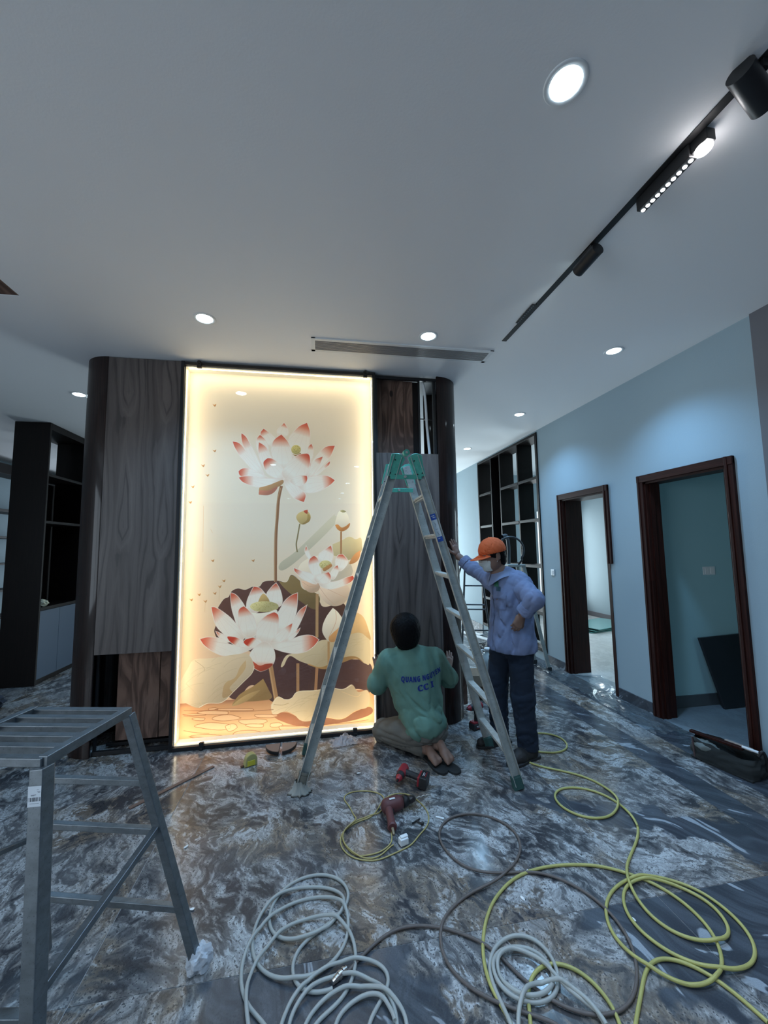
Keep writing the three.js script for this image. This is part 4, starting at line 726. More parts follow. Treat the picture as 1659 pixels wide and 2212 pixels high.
HOSE.clear = [0.055,-1.583,0.013,-1.569,-0.033,-1.578,-0.069,-1.599,-0.095,-1.642,-0.104,-1.69,-0.093,-1.732,-0.06,-1.772,-0.008,-1.805,0.052,-1.832,0.11,-1.875,0.146,-1.926,0.151,-1.987,0.114,-2.051,0.06,-2.088,0.004,-2.103,-0.066,-2.098,-0.139,-2.066,-0.176,-2.025,-0.207,-1.956,-0.211,-1.888,-0.186,-1.826,-0.137,-1.792,-0.072,-1.777,-0.008,-1.786,0.052,-1.813,0.109,-1.862,0.135,-1.906,0.122,-1.961,0.078,-2.001,0.004,-2.031,-0.077,-2.038,-0.156,-2.025,-0.216,-1.98,-0.256,-1.91,-0.267,-1.847,-0.263,-1.786,-0.241,-1.732,-0.202,-1.682,-0.151,-1.647,-0.092,-1.629,-0.029,-1.627,0.036,-1.654,0.087,-1.693,0.123,-1.75,0.138,-1.823,0.124,-1.894,0.082,-1.946,0.017,-1.973,-0.062,-1.977,-0.137,-1.95,-0.206,-1.9,-0.257,-1.839,-0.285,-1.767,-0.288,-1.698,-0.271,-1.631,-0.242,-1.58,-0.202,-1.538,-0.156,-1.512,-0.105,-1.365,-0.058,-1.351,-0.026,-1.491,0.052,-1.513,0.1,-1.549,0.136,-1.604,0.153,-1.664,0.153,-1.726,0.135,-1.785,0.089,-1.838,0.028,-1.87,-0.034,-1.878,-0.106,-1.862,-0.168,-1.816,-0.221,-1.744,-0.25,-1.691,-0.26,-1.638,-0.251,-1.591,-0.228,-1.525,-0.176,-1.378,-0.137,-1.365,-0.122,-1.506,-0.111,-1.547,-0.074,-1.595,-0.028,-1.62,0.025,-1.651,0.097,-1.669,0.17,-1.664,0.235,-1.643,0.275,-1.61,0.28,-1.578,0.257,-1.543,0.219,-1.509,0.179,-1.473,0.157,-1.455,0.171,-1.314,0.212,-1.302,0.271,-1.434,0.272,-1.486,0.253,-1.525,0.214,-1.575,0.163,-1.604,0.105,-1.623,0.035,-1.623,-0.028,-1.596,-0.077,-1.55,-0.103,-1.502,-0.078,-1.36,-0.059,-1.351,-0.05,-1.493,-0.007,-1.537,0.055,-1.571,0.118,-1.576,0.18,-1.562,0.239,-1.532,0.287,-1.483,0.314,-1.426,0.209,-1.308,0.11,-1.32,0.041,-1.476,0.103,-1.521,0.157,-1.543,0.21,-1.547,0.242,-1.518,0.26,-1.475,0.257,-1.436];
HOSE.clearCoil = [0.635,-1.326,0.641,-1.395,0.627,-1.463,0.631,-1.534,0.665,-1.59,0.737,-1.635,0.817,-1.647,0.875,-1.617,0.901,-1.554,0.891,-1.478,0.862,-1.426,0.79,-1.393,0.72,-1.409,0.658,-1.444,0.631,-1.497,0.656,-1.56,0.709,-1.598,0.775,-1.603,0.837,-1.584,0.875,-1.543,0.876,-1.481,0.846,-1.429,0.79,-1.406,0.721,-1.412,0.669,-1.448,0.652,-1.515,0.686,-1.578,0.744,-1.596,0.811,-1.571,0.859,-1.53,0.86,-1.476,0.861,-1.427,0.878,-1.403,0.928,-1.381,0.959,-1.337,0.953,-1.29,0.783,-1.202,0.668,-1.217,0.635,-1.326,0.677,-1.389,0.717,-1.433,0.779,-1.456,0.845,-1.454,0.895,-1.427,0.93,-1.384,0.945,-1.34,0.939,-1.293];
HOSE.cord = [0.415,-2.391,0.415,-2.349,0.409,-2.293,0.399,-2.24,0.377,-2.218,0.328,-2.186,0.269,-2.178,0.213,-2.179,0.171,-2.221,0.144,-2.283,0.135,-2.329,0.151,-2.377,0.195,-2.415,0.248,-2.442,0.306,-2.456,0.346,-2.494,0.383,-2.554,0.408,-2.599,0.463,-2.64,0.523,-2.652,0.572,-2.634,0.606,-2.597,0.642,-2.518,0.658,-2.44,0.648,-2.377,0.614,-2.317,0.557,-2.264,0.501,-2.205,0.444,-2.18,0.381,-2.157,0.309,-2.136,0.246,-2.144,0.186,-2.174,0.144,-2.222,0.124,-2.277,0.129,-2.33,0.159,-2.381,0.213,-2.43,0.272,-2.456,0.326,-2.471,0.372,-2.485,0.414,-2.577,0.419,-2.634,0.384,-2.686,0.33,-2.712,0.269,-2.724,0.197,-2.715,0.165,-2.668,0.181,-2.622,0.203,-2.562,0.215,-2.493,0.232,-2.445,0.195,-2.409,0.154,-2.37,0.137,-2.323,0.147,-2.267,0.181,-2.209,0.229,-2.161,0.288,-2.15,0.337,-2.17,0.383,-2.212,0.405,-2.223];

function floorPath(flat, r, step = 0.012, smooth = 5) {      // path on the floor that climbs over itself where it crosses
  const pts = []; for (let i = 0; i < flat.length; i += 2) pts.push(V(flat[i], 0, flat[i + 1]));
  const cv = new THREE.CatmullRomCurve3(pts, false, 'centripetal'), n = Math.round(cv.getLength() / step), P = cv.getSpacedPoints(n); for (let it = 0; it < smooth; it++) { const c = P.map((p) => p.clone()); for (let i = 1; i < P.length - 1; i++) { const w = Math.min(3, i, P.length - 1 - i); P[i].set(0, 0, 0); for (let d = -w; d <= w; d++) P[i].add(c[i + d]); P[i].multiplyScalar(1 / (2 * w + 1)); } }
  const  y = new Float32Array(P.length).fill(r), cell = new Map(), key = (p) => Math.round(p.x / (2 * r)) + ',' + Math.round(p.z / (2 * r));
  P.forEach((p, i) => {
    let m = r; const cx = Math.round(p.x / (2 * r)), cz = Math.round(p.z / (2 * r));
    for (let a = -1; a <= 1; a++) for (let b = -1; b <= 1; b++) for (const j of cell.get((cx + a) + ',' + (cz + b)) ?? []) if (i - j > 12 && Math.hypot(P[j].x - p.x, P[j].z - p.z) < 1.9 * r) m = Math.max(m, y[j] + 1.9 * r);
    y[i] = Math.min(m, r * 5); const k = key(p); cell.has(k) ? cell.get(k).push(i) : cell.set(k, [i]);
  });
  const w = 14, sm = y.map((_, i) => { let m = r; for (let d = -w; d <= w; d++) { const q = y[clamp(i + d, 0, y.length - 1)]; m = Math.max(m, r + (q - r) * (1 - Math.abs(d) / (w + 1)) * (1 - Math.abs(d) / (w + 1)) ); } return m; });
  return P.map((p, i) => V(p.x, sm[i] + 0.001, p.z));
}
const sweep = (P, r, n = 8) => new THREE.TubeGeometry(new THREE.CatmullRomCurve3(P, false, 'centripetal'), P.length, r, n, false);
const hoseAt = (name, label, flat, r, mat, cat = 'hose', lift = 0) => { const P = floorPath(flat, r).map((p) => p.add(V(0, lift, 0))); return solo(name, label, cat, [sweep(P, r)], mat); };
M.hoseY = std({ color: lin(0.55, 0.51, 0.17), roughness: 0.5, map: repeat(T.scuff, 40, 1) });
M.hoseB = std({ color: lin(0.16, 0.13, 0.12), roughness: 0.6, map: repeat(T.scuff, 40, 1) });
M.hoseC = phy({ color: lin(0.58, 0.59, 0.56), roughness: 0.45, transmission: 0.4, thickness: 0, clearcoat: 0.2 });
M.cordY = std({ color: lin(0.42, 0.34, 0.13), roughness: 0.6 });
hoseAt('yellow_hose', 'long yellow air hose looping across the right foreground floor', HOSE.yellow, 0.0068, M.hoseY, 'hose', 0);
hoseAt('brown_hose', 'dusty brown air hose in wide loops on the floor', HOSE.brown, 0.0062, M.hoseB, 'hose', 0.002);
hoseAt('clear_hose', 'milky clear hose in many loops at the bottom centre', HOSE.clear, 0.0068, M.hoseC, 'hose', 0);
hoseAt('clear_hose', 'second milky clear hose coiled inside the big yellow loop', HOSE.clearCoil, 0.0072, M.hoseC, 'hose', 0.004);
{
  const c = thing('hose_coupler', 'small chrome hose coupler between the clear and brown hoses', 'coupler', [0.08, 0.014, -1.615]);
  const a = V(-0.025, 0, 0.019), b = V(0.025, 0, -0.019), at = (t) => a.clone().lerp(b, t), chrome = std({ color: lin(0.55, 0.52, 0.5), roughness: 0.25, metalness: 0.95 });
  mesh('body', [rod(at(0.2), at(0.75), 0.011, 0.011, 18)], chrome, c); mesh('collar', [rod(at(0.45), at(0.62), 0.014, 0.014, 18)], chrome, c); mesh('collar', [rod(at(0.78), at(0.9), 0.0125, 0.0125, 18)], chrome, c); mesh('nipple', [rod(at(0), at(0.2), 0.0075, 0.009, 14), rod(at(0.9), at(1.1), 0.009, 0.0075, 14)], chrome, c);
}

// ---------- corded drill ----------
{
  const d = thing('corded_drill', 'dark red corded drill lying on its side with yellow cord', 'drill', [0.40, 0, -2.48]);
  const Q = (x, y, z) => V(x - 0.40, y, z + 2.48), red = std({ color: lin(0.115, 0.035, 0.035), roughness: 0.55 });
  const ax = V(0.95, 0, -0.2).normalize(), rear = Q(0.392, 0.047, -2.47), fr = rear.clone().addScaledVector(ax, 0.125);
  mesh('motor_housing', [place(lathe([[0, -0.012], [0.02, -0.01], [0.034, 0.002], [0.041, 0.02], [0.042, 0.07], [0.040, 0.10], [0.034, 0.122], [0.0, 0.124]], 28), rear, ax)], red, d);
  mesh('gear_case', [place(lathe([[0, 0], [0.033, 0], [0.033, 0.022], [0.024, 0.038], [0, 0.04]], 24), fr, ax)], M.blackMetal, d);
  mesh('chuck', [place(lathe([[0, 0.036], [0.021, 0.036], [0.0215, 0.06], [0.018, 0.066], [0.018, 0.076], [0.009, 0.088], [0, 0.088]], 24), fr, ax)], std({ color: lin(0.06, 0.055, 0.055), roughness: 0.35, metalness: 0.8 }), d);
  const bit = []; for (let k = 0; k < 46; k++) { const t = k / 45; bit.push(fr.clone().addScaledVector(ax, 0.086 + t * 0.105).add(V(Math.sin(t * 22) * 0.0008, Math.cos(t * 22) * 0.0022, Math.sin(t * 22) * 0.0022))); }
  mesh('drill_bit', [tube(bit, 0.0032, 120, 6)], std({ color: lin(0.7, 0.7, 0.68), roughness: 0.3, metalness: 0.9 }), d);
  const h0 = rear.clone().addScaledVector(ax, 0.03), h1 = Q(0.418, 0.028, -2.325), hd = h1.clone().sub(h0);
  const sh = [0, 0.25, 0.55, 0.85, 1].map((t) => h0.clone().addScaledVector(hd, t)); const hg = [];
  for (let i = 0; i < 4; i++) { const r = [0.03, 0.024, 0.0225, 0.023, 0.026]; hg.push(rod(sh[i], sh[i + 1], r[i], r[i + 1], 20)); } mesh('handle', hg, red, d); mesh('handle_cap', [rod(sh[4], h1.clone().addScaledVector(hd.clone().normalize(), 0.01), 0.028, 0.024, 20)], red, d);
  mesh('trigger', [rod(h0.clone().addScaledVector(hd, 0.22).add(V(0.018, 0, -0.004)), h0.clone().addScaledVector(hd, 0.42).add(V(0.018, 0, -0.002)), 0.012, 0.010, 12)], M.black, d);
  mesh('strain_relief', [rod(h1.clone(), h1.clone().add(V(0.002, -0.016, 0.04)), 0.009, 0.006, 12)], std({ color: lin(0.28, 0.22, 0.14), roughness: 0.6 }), d);
  mesh('maker_plate', [rbox(-0.018, 0.018, -0.001, 0.001, -0.007, 0.007, 0.0008).applyMatrix4(new THREE.Matrix4().makeRotationY(0.2).setPosition(rear.clone().addScaledVector(ax, 0.055).add(V(0, 0.0415, 0.012))))], M.plasticWhite, d).userData.label = 'white plate';
  const P = floorPath(HOSE.cord, 0.0035, 0.008, 2); mesh('power_cord', [sweep(P, 0.0035, 7)], M.cordY, d).position.set(-0.40, 0, 2.48);
  mesh('plug', [rbox(-0.024, 0.024, 0.002, 0.036, -0.018, 0.018, 0.005), rbox(-0.018, 0.026, 0.030, 0.044, -0.012, 0.010, 0.004)].map((g) => g.rotateY(0.3).translate(0.46 - 0.40, 0, -2.222 + 2.48)), M.plasticWhite, d).userData.label = 'white plug';
}
// ---------- cordless drivers ----------
function cordless(pos, turn, lie, label) {
  const d = thing('cordless_drill', label, 'drill', pos, turn), red = std({ color: lin(0.30, 0.02, 0.03), roughness: 0.45 }), dk = std({ color: lin(0.022, 0.02, 0.022), roughness: 0.5 });
  const g = new THREE.Group(); const M4 = new THREE.Matrix4(); if (lie) M4.makeRotationX(-Math.PI / 2 + 0.12).setPosition(0, 0.036, 0);
  const a = (geo) => geo.applyMatrix4(M4);      // built standing on its battery: handle up y, nose to -x
  mesh('battery', [a(rbox(-0.06, 0.045, 0.001, 0.052, -0.037, 0.037, 0.007, 3))], dk, d); mesh('battery_foot', [a(rbox(-0.055, 0.04, 0.05, 0.066, -0.03, 0.03, 0.005, 2))], red, d);
  mesh('handle', [a(rod(V(0.0, 0.06, 0), V(0.008, 0.165, 0), 0.021, 0.02, 18)), a(rbox(-0.022, 0.0, 0.125, 0.16, -0.009, 0.009, 0.004))], dk, d);
  mesh('motor_housing', [a(rod(V(0.058, 0.185, 0), V(-0.035, 0.185, 0), 0.03, 0.031, 24)), a(rod(V(0.058, 0.185, 0), V(0.068, 0.185, 0), 0.03, 0.022, 24))], red, d);
  mesh('clutch_ring', [a(rod(V(-0.035, 0.185, 0), V(-0.068, 0.185, 0), 0.029, 0.026, 24))], dk, d); mesh('nose_cone', [a(rod(V(-0.068, 0.185, 0), V(-0.098, 0.185, 0), 0.024, 0.013, 24))], red, d); mesh('chuck_tip', [a(rod(V(-0.098, 0.185, 0), V(-0.112, 0.185, 0), 0.008, 0.006, 12))], M.blackMetal, d);
  const lab = canvasTex(128, 64, (c) => { c.fillStyle = '#17161a'; c.fillRect(0, 0, 128, 64); c.fillStyle = '#d8d8dc'; c.fillRect(14, 14, 92, 10); c.fillRect(24, 34, 60, 7); c.fillStyle = '#a01c22'; c.fillRect(0, 52, 128, 8); });
  mesh('battery_label', [a(new THREE.PlaneGeometry(0.06, 0.03).translate(-0.008, 0.028, 0.0376))], std({ map: lab, roughness: 0.5 }), d);
  return d;
}
cordless([0.735, 0.002, -2.69], R(60), true, 'black and red cordless drill lying beside the kneeling man');
cordless([1.385, 0.0015, -3.42], R(20), false, 'second cordless drill standing on its battery behind the ladder');

// ---------- small things on the floor ----------
{
  const t = thing('tape_measure', 'yellow tape measure lying before the mural', 'tape measure', [-0.49, 0.001, -3.20], R(25)); t.scale.setScalar(1.25);
  const s = new THREE.Shape(); s.absarc(0, 0.03, 0.03, 0, Math.PI); s.lineTo(-0.036, 0.002); s.lineTo(0.03, 0); s.closePath();
  mesh('case', [extrude(s, 0.034, 0.004, 2, 14).translate(0, 0.004, -0.017)], std({ color: lin(0.36, 0.33, 0.13), roughness: 0.5 }), t);
  mesh('yellow_grip', [rbox(-0.025, 0.02, 0.006, 0.034, 0.0215, 0.0245, 0.001)], std({ color: lin(0.55, 0.48, 0.04), roughness: 0.5 }), t); mesh('blade_tip', [rbox(-0.058, -0.033, 0.004, 0.008, -0.010, 0.010, 0.0008)], M.blackMetal, t);
}
{   // two halves of a broken half-round brown board
  const wood = std({ color: lin(0.24, 0.145, 0.105), roughness: 0.7 });
  for (const [x, a0, a1, turn, label] of [[-0.292, Math.PI, Math.PI * 1.47, 0.05, 'left half of the broken half-round brown board'], [-0.276, Math.PI * 1.53, Math.PI * 2, -0.03, 'right half of the broken half-round brown board']]) {
    const t = thing('broken_board', label, 'board', [x, 0.004, -3.385], turn, 'halves of the broken half-round board'), arcShape = (r) => { const s = new THREE.Shape(); s.moveTo(0, 0); for (let i = 0; i <= 16; i++) { const a = lerp(a0, a1, i / 16); s.lineTo(Math.cos(a) * r, Math.sin(a) * r * 0.9); } s.closePath(); return s; };
    const flat = (g) => g.rotateX(-Math.PI / 2).rotateX(0.16).translate(0, 0.026, 0);
    mesh('core', [flat(extrude(arcShape(0.112), 0.022, 0.001).translate(0, 0, -0.004))], M.black, t); mesh('face', [flat(extrude(arcShape(0.111), 0.003, 0.0006).translate(0, 0, 0.0195))], wood, t);
  }
}
{
  const g = new THREE.PlaneGeometry(0.2, 0.14, 36, 26).rotateX(-Math.PI / 2), p = g.attributes.position;
  for (let i = 0; i < p.count; i++) { const x = p.getX(i), z = p.getZ(i), r = Math.hypot(x / 0.1, z / 0.07); p.setY(i, 0.004 + 0.06 * Math.max(0, 1 - r) + 0.022 * Math.max(0, n2(x * 28, z * 28)) * (1.2 - r * 0.7) + 0.006 * Math.max(0, n2b(x * 80, z * 80))); p.setX(i, x + 0.02 * n2(z * 20, 3)); }
  g.computeVertexNormals(); const m = solo('plastic_bag', 'crumpled clear plastic bag by the lower frame of the mural', 'plastic bag', [g], phy({ color: lin(0.62, 0.55, 0.54), roughness: 0.3, transmission: 0.45, thickness: 0, side: THREE.DoubleSide })); m.position.set(0.215, 0.001, -3.40); m.rotation.y = 0.2;
}
solo('wood_strip', 'thin brown wood strip lying between the trestle and the mural', 'wood strip', [uvBox(bar(V(-1.155, 0.0045, -2.825), V(-0.758, 0.0045, -3.225), 0.028, 0.007, V(0, 1, 0), 0.001))], std({ color: lin(0.17, 0.105, 0.08), roughness: 0.7 }));
{
  const k = thing('chuck_key', 'small black T-handled chuck key beside the corded drill', 'chuck key', [0.57, 0.004, -2.375], 0.5);
  mesh('handle_bar', [rod(V(-0.03, 0.003, 0.0), V(0.03, 0.003, 0.0), 0.004)], M.black, k); mesh('shaft', [rod(V(0, 0.004, 0), V(0.008, 0.004, 0.04), 0.005)], M.black, k); mesh('toothed_head', [rod(V(0.008, 0.008, 0.04), V(0.010, 0.008, 0.05), 0.010, 0.007, 12)], M.black, k);
  solo('packing_strip', 'small pale plastic strip right of the chuck key', 'strip', [rbox(-0.025, 0.025, 0, 0.006, -0.006, 0.006, 0.002).rotateY(-0.55).translate(0.715, 0.0012, -2.38)], M.plasticWhite);
  const spots = [[0.29, -2.93, 'white speck of debris left of the cordless drill'], [1.02, -1.93, 'bright white chip inside the brown hose loop'], [1.33, -1.62, 'white chip beside the yellow hose on the dark stone'], [-0.55, -2.02, 'white paper scrap near the clear hose'], [-0.70, -2.42, 'tiny white scrap right of the trestle leg'], [0.92, -1.80, 'small white stick inside the big yellow loop']];
  spots.forEach(([x, z, l], i) => { const g = new THREE.IcosahedronGeometry(0.009, 1).scale(1.4, 0.35, 0.8); const p = g.attributes.position; for (let j = 0; j < p.count; j++) p.setX(j, p.getX(j) * (1 + 0.4 * n3(p.getX(j) * 90, p.getY(j) * 90, i))); g.computeVertexNormals(); solo('debris_chip', l, 'debris', [g.rotateY(i).translate(x, 0.0045, z)], M.white, 'white chips on the floor'); });
}
// ---------- tool bag by the second doorway ----------
{
  const b = thing('tool_bag', 'open black cloth tool bag on the floor by the right doorway', 'tool bag', [2.905, 0.001, -2.51], R(12)); b.scale.set(1.05, 1.2, 1);
  const rr = (t) => [0.095 - 0.012 * t, 0.20 - 0.012 * t], g = new THREE.CylinderGeometry(1, 1, 0.125, 48, 12, true), p = g.attributes.position;
  for (let i = 0; i < p.count; i++) { const t = p.getY(i) / 0.125 + 0.5, a = Math.atan2(p.getZ(i), p.getX(i)), c = Math.cos(a), s = Math.sin(a), k = Math.pow(Math.abs(c) ** 4 + Math.abs(s) ** 4, -0.25), bulge = 1 + 0.10 * Math.sin(t * 3) + 0.06 * n2(a * 1.6, t * 3); p.setXYZ(i, c * k * 0.088 * bulge, t * 0.115 + 0.012 * n2(a * 1.3, 4) * t, s * k * 0.19 * bulge); }
  g.computeVertexNormals(); const cloth = std({ color: lin(0.022, 0.026, 0.026), roughness: 0.85, side: THREE.DoubleSide, bumpMap: repeat(T.weave, 6, 3), bumpScale: 0.0008 });
  mesh('body', [g], cloth, b); mesh('base', [rbox(-0.088, 0.088, 0, 0.012, -0.19, 0.19, 0.005)], cloth, b);
  const gl = new THREE.SphereGeometry(0.05, 18, 12).scale(1.1, 0.5, 1.8), q = gl.attributes.position; for (let i = 0; i < q.count; i++) q.setY(i, q.getY(i) + 0.012 * n3(q.getX(i) * 30, q.getY(i) * 30, q.getZ(i) * 30)); gl.computeVertexNormals(); mesh('lining', [gl.translate(-0.055, 0.088, -0.10)], std({ color: lin(0.16, 0.18, 0.17), roughness: 0.8 }), b);
  mesh('strap', [tube([V(-0.09, 0.1, -0.16), V(-0.105, 0.13, -0.155), V(-0.105, 0.06, -0.15), V(-0.1, 0.015, -0.15)], 0.006, 24)], std({ color: lin(0.08, 0.05, 0.05), roughness: 0.7 }), b); mesh('strap', [tube([V(0.02, 0.12, 0.18), V(0.03, 0.15, 0.20), V(0.05, 0.10, 0.21), V(0.055, 0.02, 0.2)], 0.009, 24)], M.black, b);
  const tl = (name, label, a, c, w, h, mat) => { const t = thing(name, label, 'tool', [2.905, 0.024, -2.51], R(12)); mesh('bar', [uvBox(bar(V(...a), V(...c), w, h, V(0, 1, 0), 0.003))], mat, t); };
  tl('wooden_batten', 'dark red wooden batten lying on top of the black tool bag', [-0.03, 0.14, -0.215], [0.015, 0.135, 0.10], 0.035, 0.018, M.doorwood);
  tl('wooden_stick', 'pale wooden tool handle on the tool bag', [0.035, 0.137, -0.02], [0.05, 0.135, 0.135], 0.026, 0.02, std({ color: lin(0.33, 0.26, 0.22), roughness: 0.7 }));
  const r = thing('white_rod', 'short white rod poking out of the tool bag', 'rod', [2.905, 0.03, -2.51], R(12)); mesh('rod', [rod(V(0.0, 0.148, 0.10), V(0.015, 0.144, 0.185), 0.009, 0.009)], M.plasticWhite, r);
}
// ---------- wall plates ----------
{
  const s = thing('light_switch', 'small white light switch left of the first doorway', 'light switch', [WALLX - 0.001, 1.235, -4.845], -Math.PI / 2); mesh('plate', [rbox(-0.038, 0.038, -0.042, 0.042, 0, 0.008, 0.003)], M.plasticWhite, s); mesh('rocker', [rbox(-0.013, 0.013, -0.025, 0.025, 0.007, 0.012, 0.002)], M.white, s);
  const t = thing('socket_plate', 'white double socket plate on the teal wall of the dark room', 'socket', [3.96, 1.315, -3.438]); mesh('plate', [rbox(-0.072, 0.072, -0.042, 0.042, 0, 0.009, 0.003)], M.plasticWhite, t); mesh('rocker', [rbox(-0.05, -0.012, -0.03, 0.03, 0.008, 0.013, 0.002)], M.white, t); mesh('rocker', [rbox(0.012, 0.05, -0.03, 0.03, 0.008, 0.013, 0.002)], M.white, t);
}
// ---------- things in the side rooms ----------
solo('leaning_board', 'dark board leaning tilted against the teal wall of the dark room', 'board', [extrude(poly([[3.87, 0.001], [4.62, 0.03], [4.50, 0.69], [3.72, 0.665]]), 0.02, 0.002).applyMatrix4(new THREE.Matrix4().makeTranslation(0, 0, -3.335).multiply(new THREE.Matrix4().makeRotationX(-0.10)))], std({ color: lin(0.012, 0.015, 0.02), roughness: 0.5 }));
{
  const gg = phy({ color: lin(0.10, 0.32, 0.30), roughness: 0.12, clearcoat: 0.6 });
  for (let k = 0; k < 3; k++) solo('glass_sheet', ['lowest of the green glass sheets lying in the bright room', 'middle of the green glass sheets lying in the bright room', 'top of the green glass sheets lying in the bright room'][k], 'glass sheet', [rbox(-0.55, 0.55, 0, 0.012, -0.35, 0.35, 0.002).rotateY(0.2 + k * 0.06).translate(5.35 + k * 0.03, 0.003 + k * 0.03, -6.95)], gg, 'green glass sheets');
  for (let k = 0; k < 2; k++) for (const s of [-1, 1]) solo('timber_spacer', ['left lower', 'right lower', 'left upper', 'right upper'][k * 2 + (s > 0 ? 1 : 0)] + ' dark spacer between the green glass sheets', 'spacer', [rbox(-0.02, 0.02, 0, 0.016, -0.33, 0.33, 0.002).rotateY(0.2).translate(5.35 + s * 0.35, 0.0165 + k * 0.03, -6.95)], M.black);
  const sk = new THREE.SphereGeometry(0.2, 20, 14).scale(1, 0.9, 0.7), p = sk.attributes.position; for (let i = 0; i < p.count; i++) { const k = 1 + 0.18 * n3(p.getX(i) * 7, p.getY(i) * 7, p.getZ(i) * 7); p.setXYZ(i, p.getX(i) * k, Math.max(-0.13, p.getY(i) * k), p.getZ(i) * k); } sk.computeVertexNormals(); solo('sack', 'pale sack under the added window of the bright room', 'sack', [sk.translate(5.68, 0.132, -8.1)], std({ color: lin(0.4, 0.34, 0.28), roughness: 0.9 }));
}
// ---------- beyond the standing man ----------
{
  const b = thing('cardboard_box', 'brown cardboard box on the floor behind the ladder', 'box', [1.80, 0, -4.15], R(-14)), card = std({ color: lin(0.17, 0.125, 0.085), roughness: 0.85 });
  mesh('carton', [rbox(-0.16, 0.16, 0.001, 0.235, -0.14, 0.14, 0.003)], card, b); mesh('flap', [rbox(-0.158, 0.158, 0, 0.004, 0, 0.11, 0.001).rotateX(0.9).translate(0, 0.236, 0.14)], card, b); mesh('flap', [rbox(0, 0.1, 0, 0.004, -0.138, 0.138, 0.001).rotateZ(0.7).translate(0.16, 0.236, 0)], card, b);
  const j = thing('plastic_jug', 'milky white plastic jug standing on the cardboard box', 'jug', [1.85, 0.237, -4.17]);
  mesh('body', [lathe([[0, 0], [0.085, 0.0], [0.098, 0.012], [0.1, 0.10], [0.092, 0.14], [0.055, 0.185], [0.036, 0.20], [0.034, 0.215], [0, 0.215]], 30)], phy({ color: lin(0.5, 0.55, 0.55), roughness: 0.45, transmission: 0.25, thickness: 0 }), j); mesh('cap', [lathe([[0, 0.246], [0.038, 0.245], [0.04, 0.238], [0.04, 0.215], [0, 0.214]], 24)], M.plasticWhite, j); mesh('grip', [tube([V(-0.03, 0.21, 0), V(-0.07, 0.235, 0.01), V(-0.085, 0.215, 0.015), V(-0.05, 0.19, 0.01), V(-0.035, 0.2, 0)], 0.006, 24)], M.plasticWhite, j);
}
{
  const s = thing('tube_ladder', 'thin steel tube ladder standing at the far bright end', 'ladder', [2.1, 0, -5.4]), st = std({ color: lin(0.10, 0.11, 0.12), roughness: 0.5, metalness: 0.5 });
  const la = V(-0.10, 0, 0.0), lb = V(0.0, 1.42, 0.0), ra = V(0.33, 0, 0.12), rb = V(0.17, 1.42, 0.1), ba = V(-0.22, 0, -0.75), bb = V(-0.02, 1.42, -0.02);
  mesh('upright', [rod(la, lb, 0.014)], st, s); mesh('upright', [rod(ra, rb, 0.014)], st, s); mesh('rear_leg', [rod(ba, bb, 0.012)], st, s);
  for (const y of [0.42, 0.71, 0.775, 1.04, 1.41]) mesh('rung', [rod(la.clone().lerp(lb, y / 1.42), ra.clone().lerp(rb, y / 1.42), 0.010)], st, s);
}
{
  const s = thing('step_ladder', 'low aluminium step ladder behind the standing man', 'ladder', [2.5, 0, -4.75]), m4 = M.alu;
  const top = 1.33; mesh('platform', [rbox(-0.12, 0.12, top, top + 0.03, -0.10, 0.10, 0.006)], m4, s);
  for (const [x, z] of [[-0.32, 0.2], [0.42, 0.02], [-0.32, -0.3], [0.42, -0.32]]) { const lg = mesh('leg', [uvBox(bar(V(Math.sign(x) * 0.10, top, Math.sign(z) * 0.08), V(x, 0.02, z), 0.045, 0.022, V(0, 0, 1)))], m4, s); mesh('rubber_foot', [rbox(x - 0.028, x + 0.028, 0.001, 0.05, z - 0.02, z + 0.02, 0.006)], M.rubber, lg); }
  for (const y of [0.35, 0.68, 1.0]) { const k = (top - y) / top; mesh('step', [bar(V(-0.10 - 0.22 * k, y, 0.08 + 0.12 * k), V(-0.10 - 0.22 * k, y, -0.08 - 0.22 * k), 0.05, 0.018)], m4, s); mesh('step', [bar(V(0.10 + 0.32 * k, y, 0.08 - 0.06 * k), V(0.10 + 0.32 * k, y, -0.08 - 0.24 * k), 0.05, 0.018)], m4, s); }
  const h = thing('vacuum_hose', 'grey ribbed vacuum hose hooped behind the orange cap', 'hose', [2.43, 0, -5.5]);
  mesh('hose_tube', [tube([V(-0.02, 0.12, 0), V(0.05, 0.5, 0.2), V(0.1, 0.9, 0.5), V(0.07, 1.3, 0.62), V(0.03, 1.62, 0.72), V(-0.04, 1.73, 0.8), V(-0.12, 1.715, 0.85)].map((p) => p), 0.022, 80, 12)], std({ color: lin(0.09, 0.10, 0.11), roughness: 0.45 }), h);
  mesh('floor_nozzle', [rbox(-0.10, 0.09, 0.001, 0.05, -0.06, 0.06, 0.01), rod(V(-0.02, 0.04, 0), V(-0.02, 0.14, 0), 0.05, 0.028, 18)], M.rubber, h);
  const h2 = thing('cable_hoop', 'dark cable hoop rising right of the orange cap', 'cable', [2.56, 0, -4.6]);
  const pts = []; for (let k = 0; k <= 30; k++) { const a = Math.PI * (1.12 - 1.32 * k / 30); pts.push(V(-0.165 + 0.165 * Math.cos(a), 1.545 + 0.165 * Math.sin(a), 0.02 * Math.cos(a))); } pts.push(V(-0.02, 1.42, 0)); pts.push(V(-0.04, 1.365, -0.05));
  mesh('cable', [tube(pts, 0.013, 90, 10)], std({ color: lin(0.06, 0.065, 0.07), roughness: 0.35 }), h2);
}
solo('timber_offcut', 'narrow brown timber offcut leaning beside the right column', 'timber', [uvBox(bar(V(1.475, 0.012, -3.92), V(1.425, 0.42, -3.80), 0.05, 0.018, V(0, 0, 1)))], M.plank);
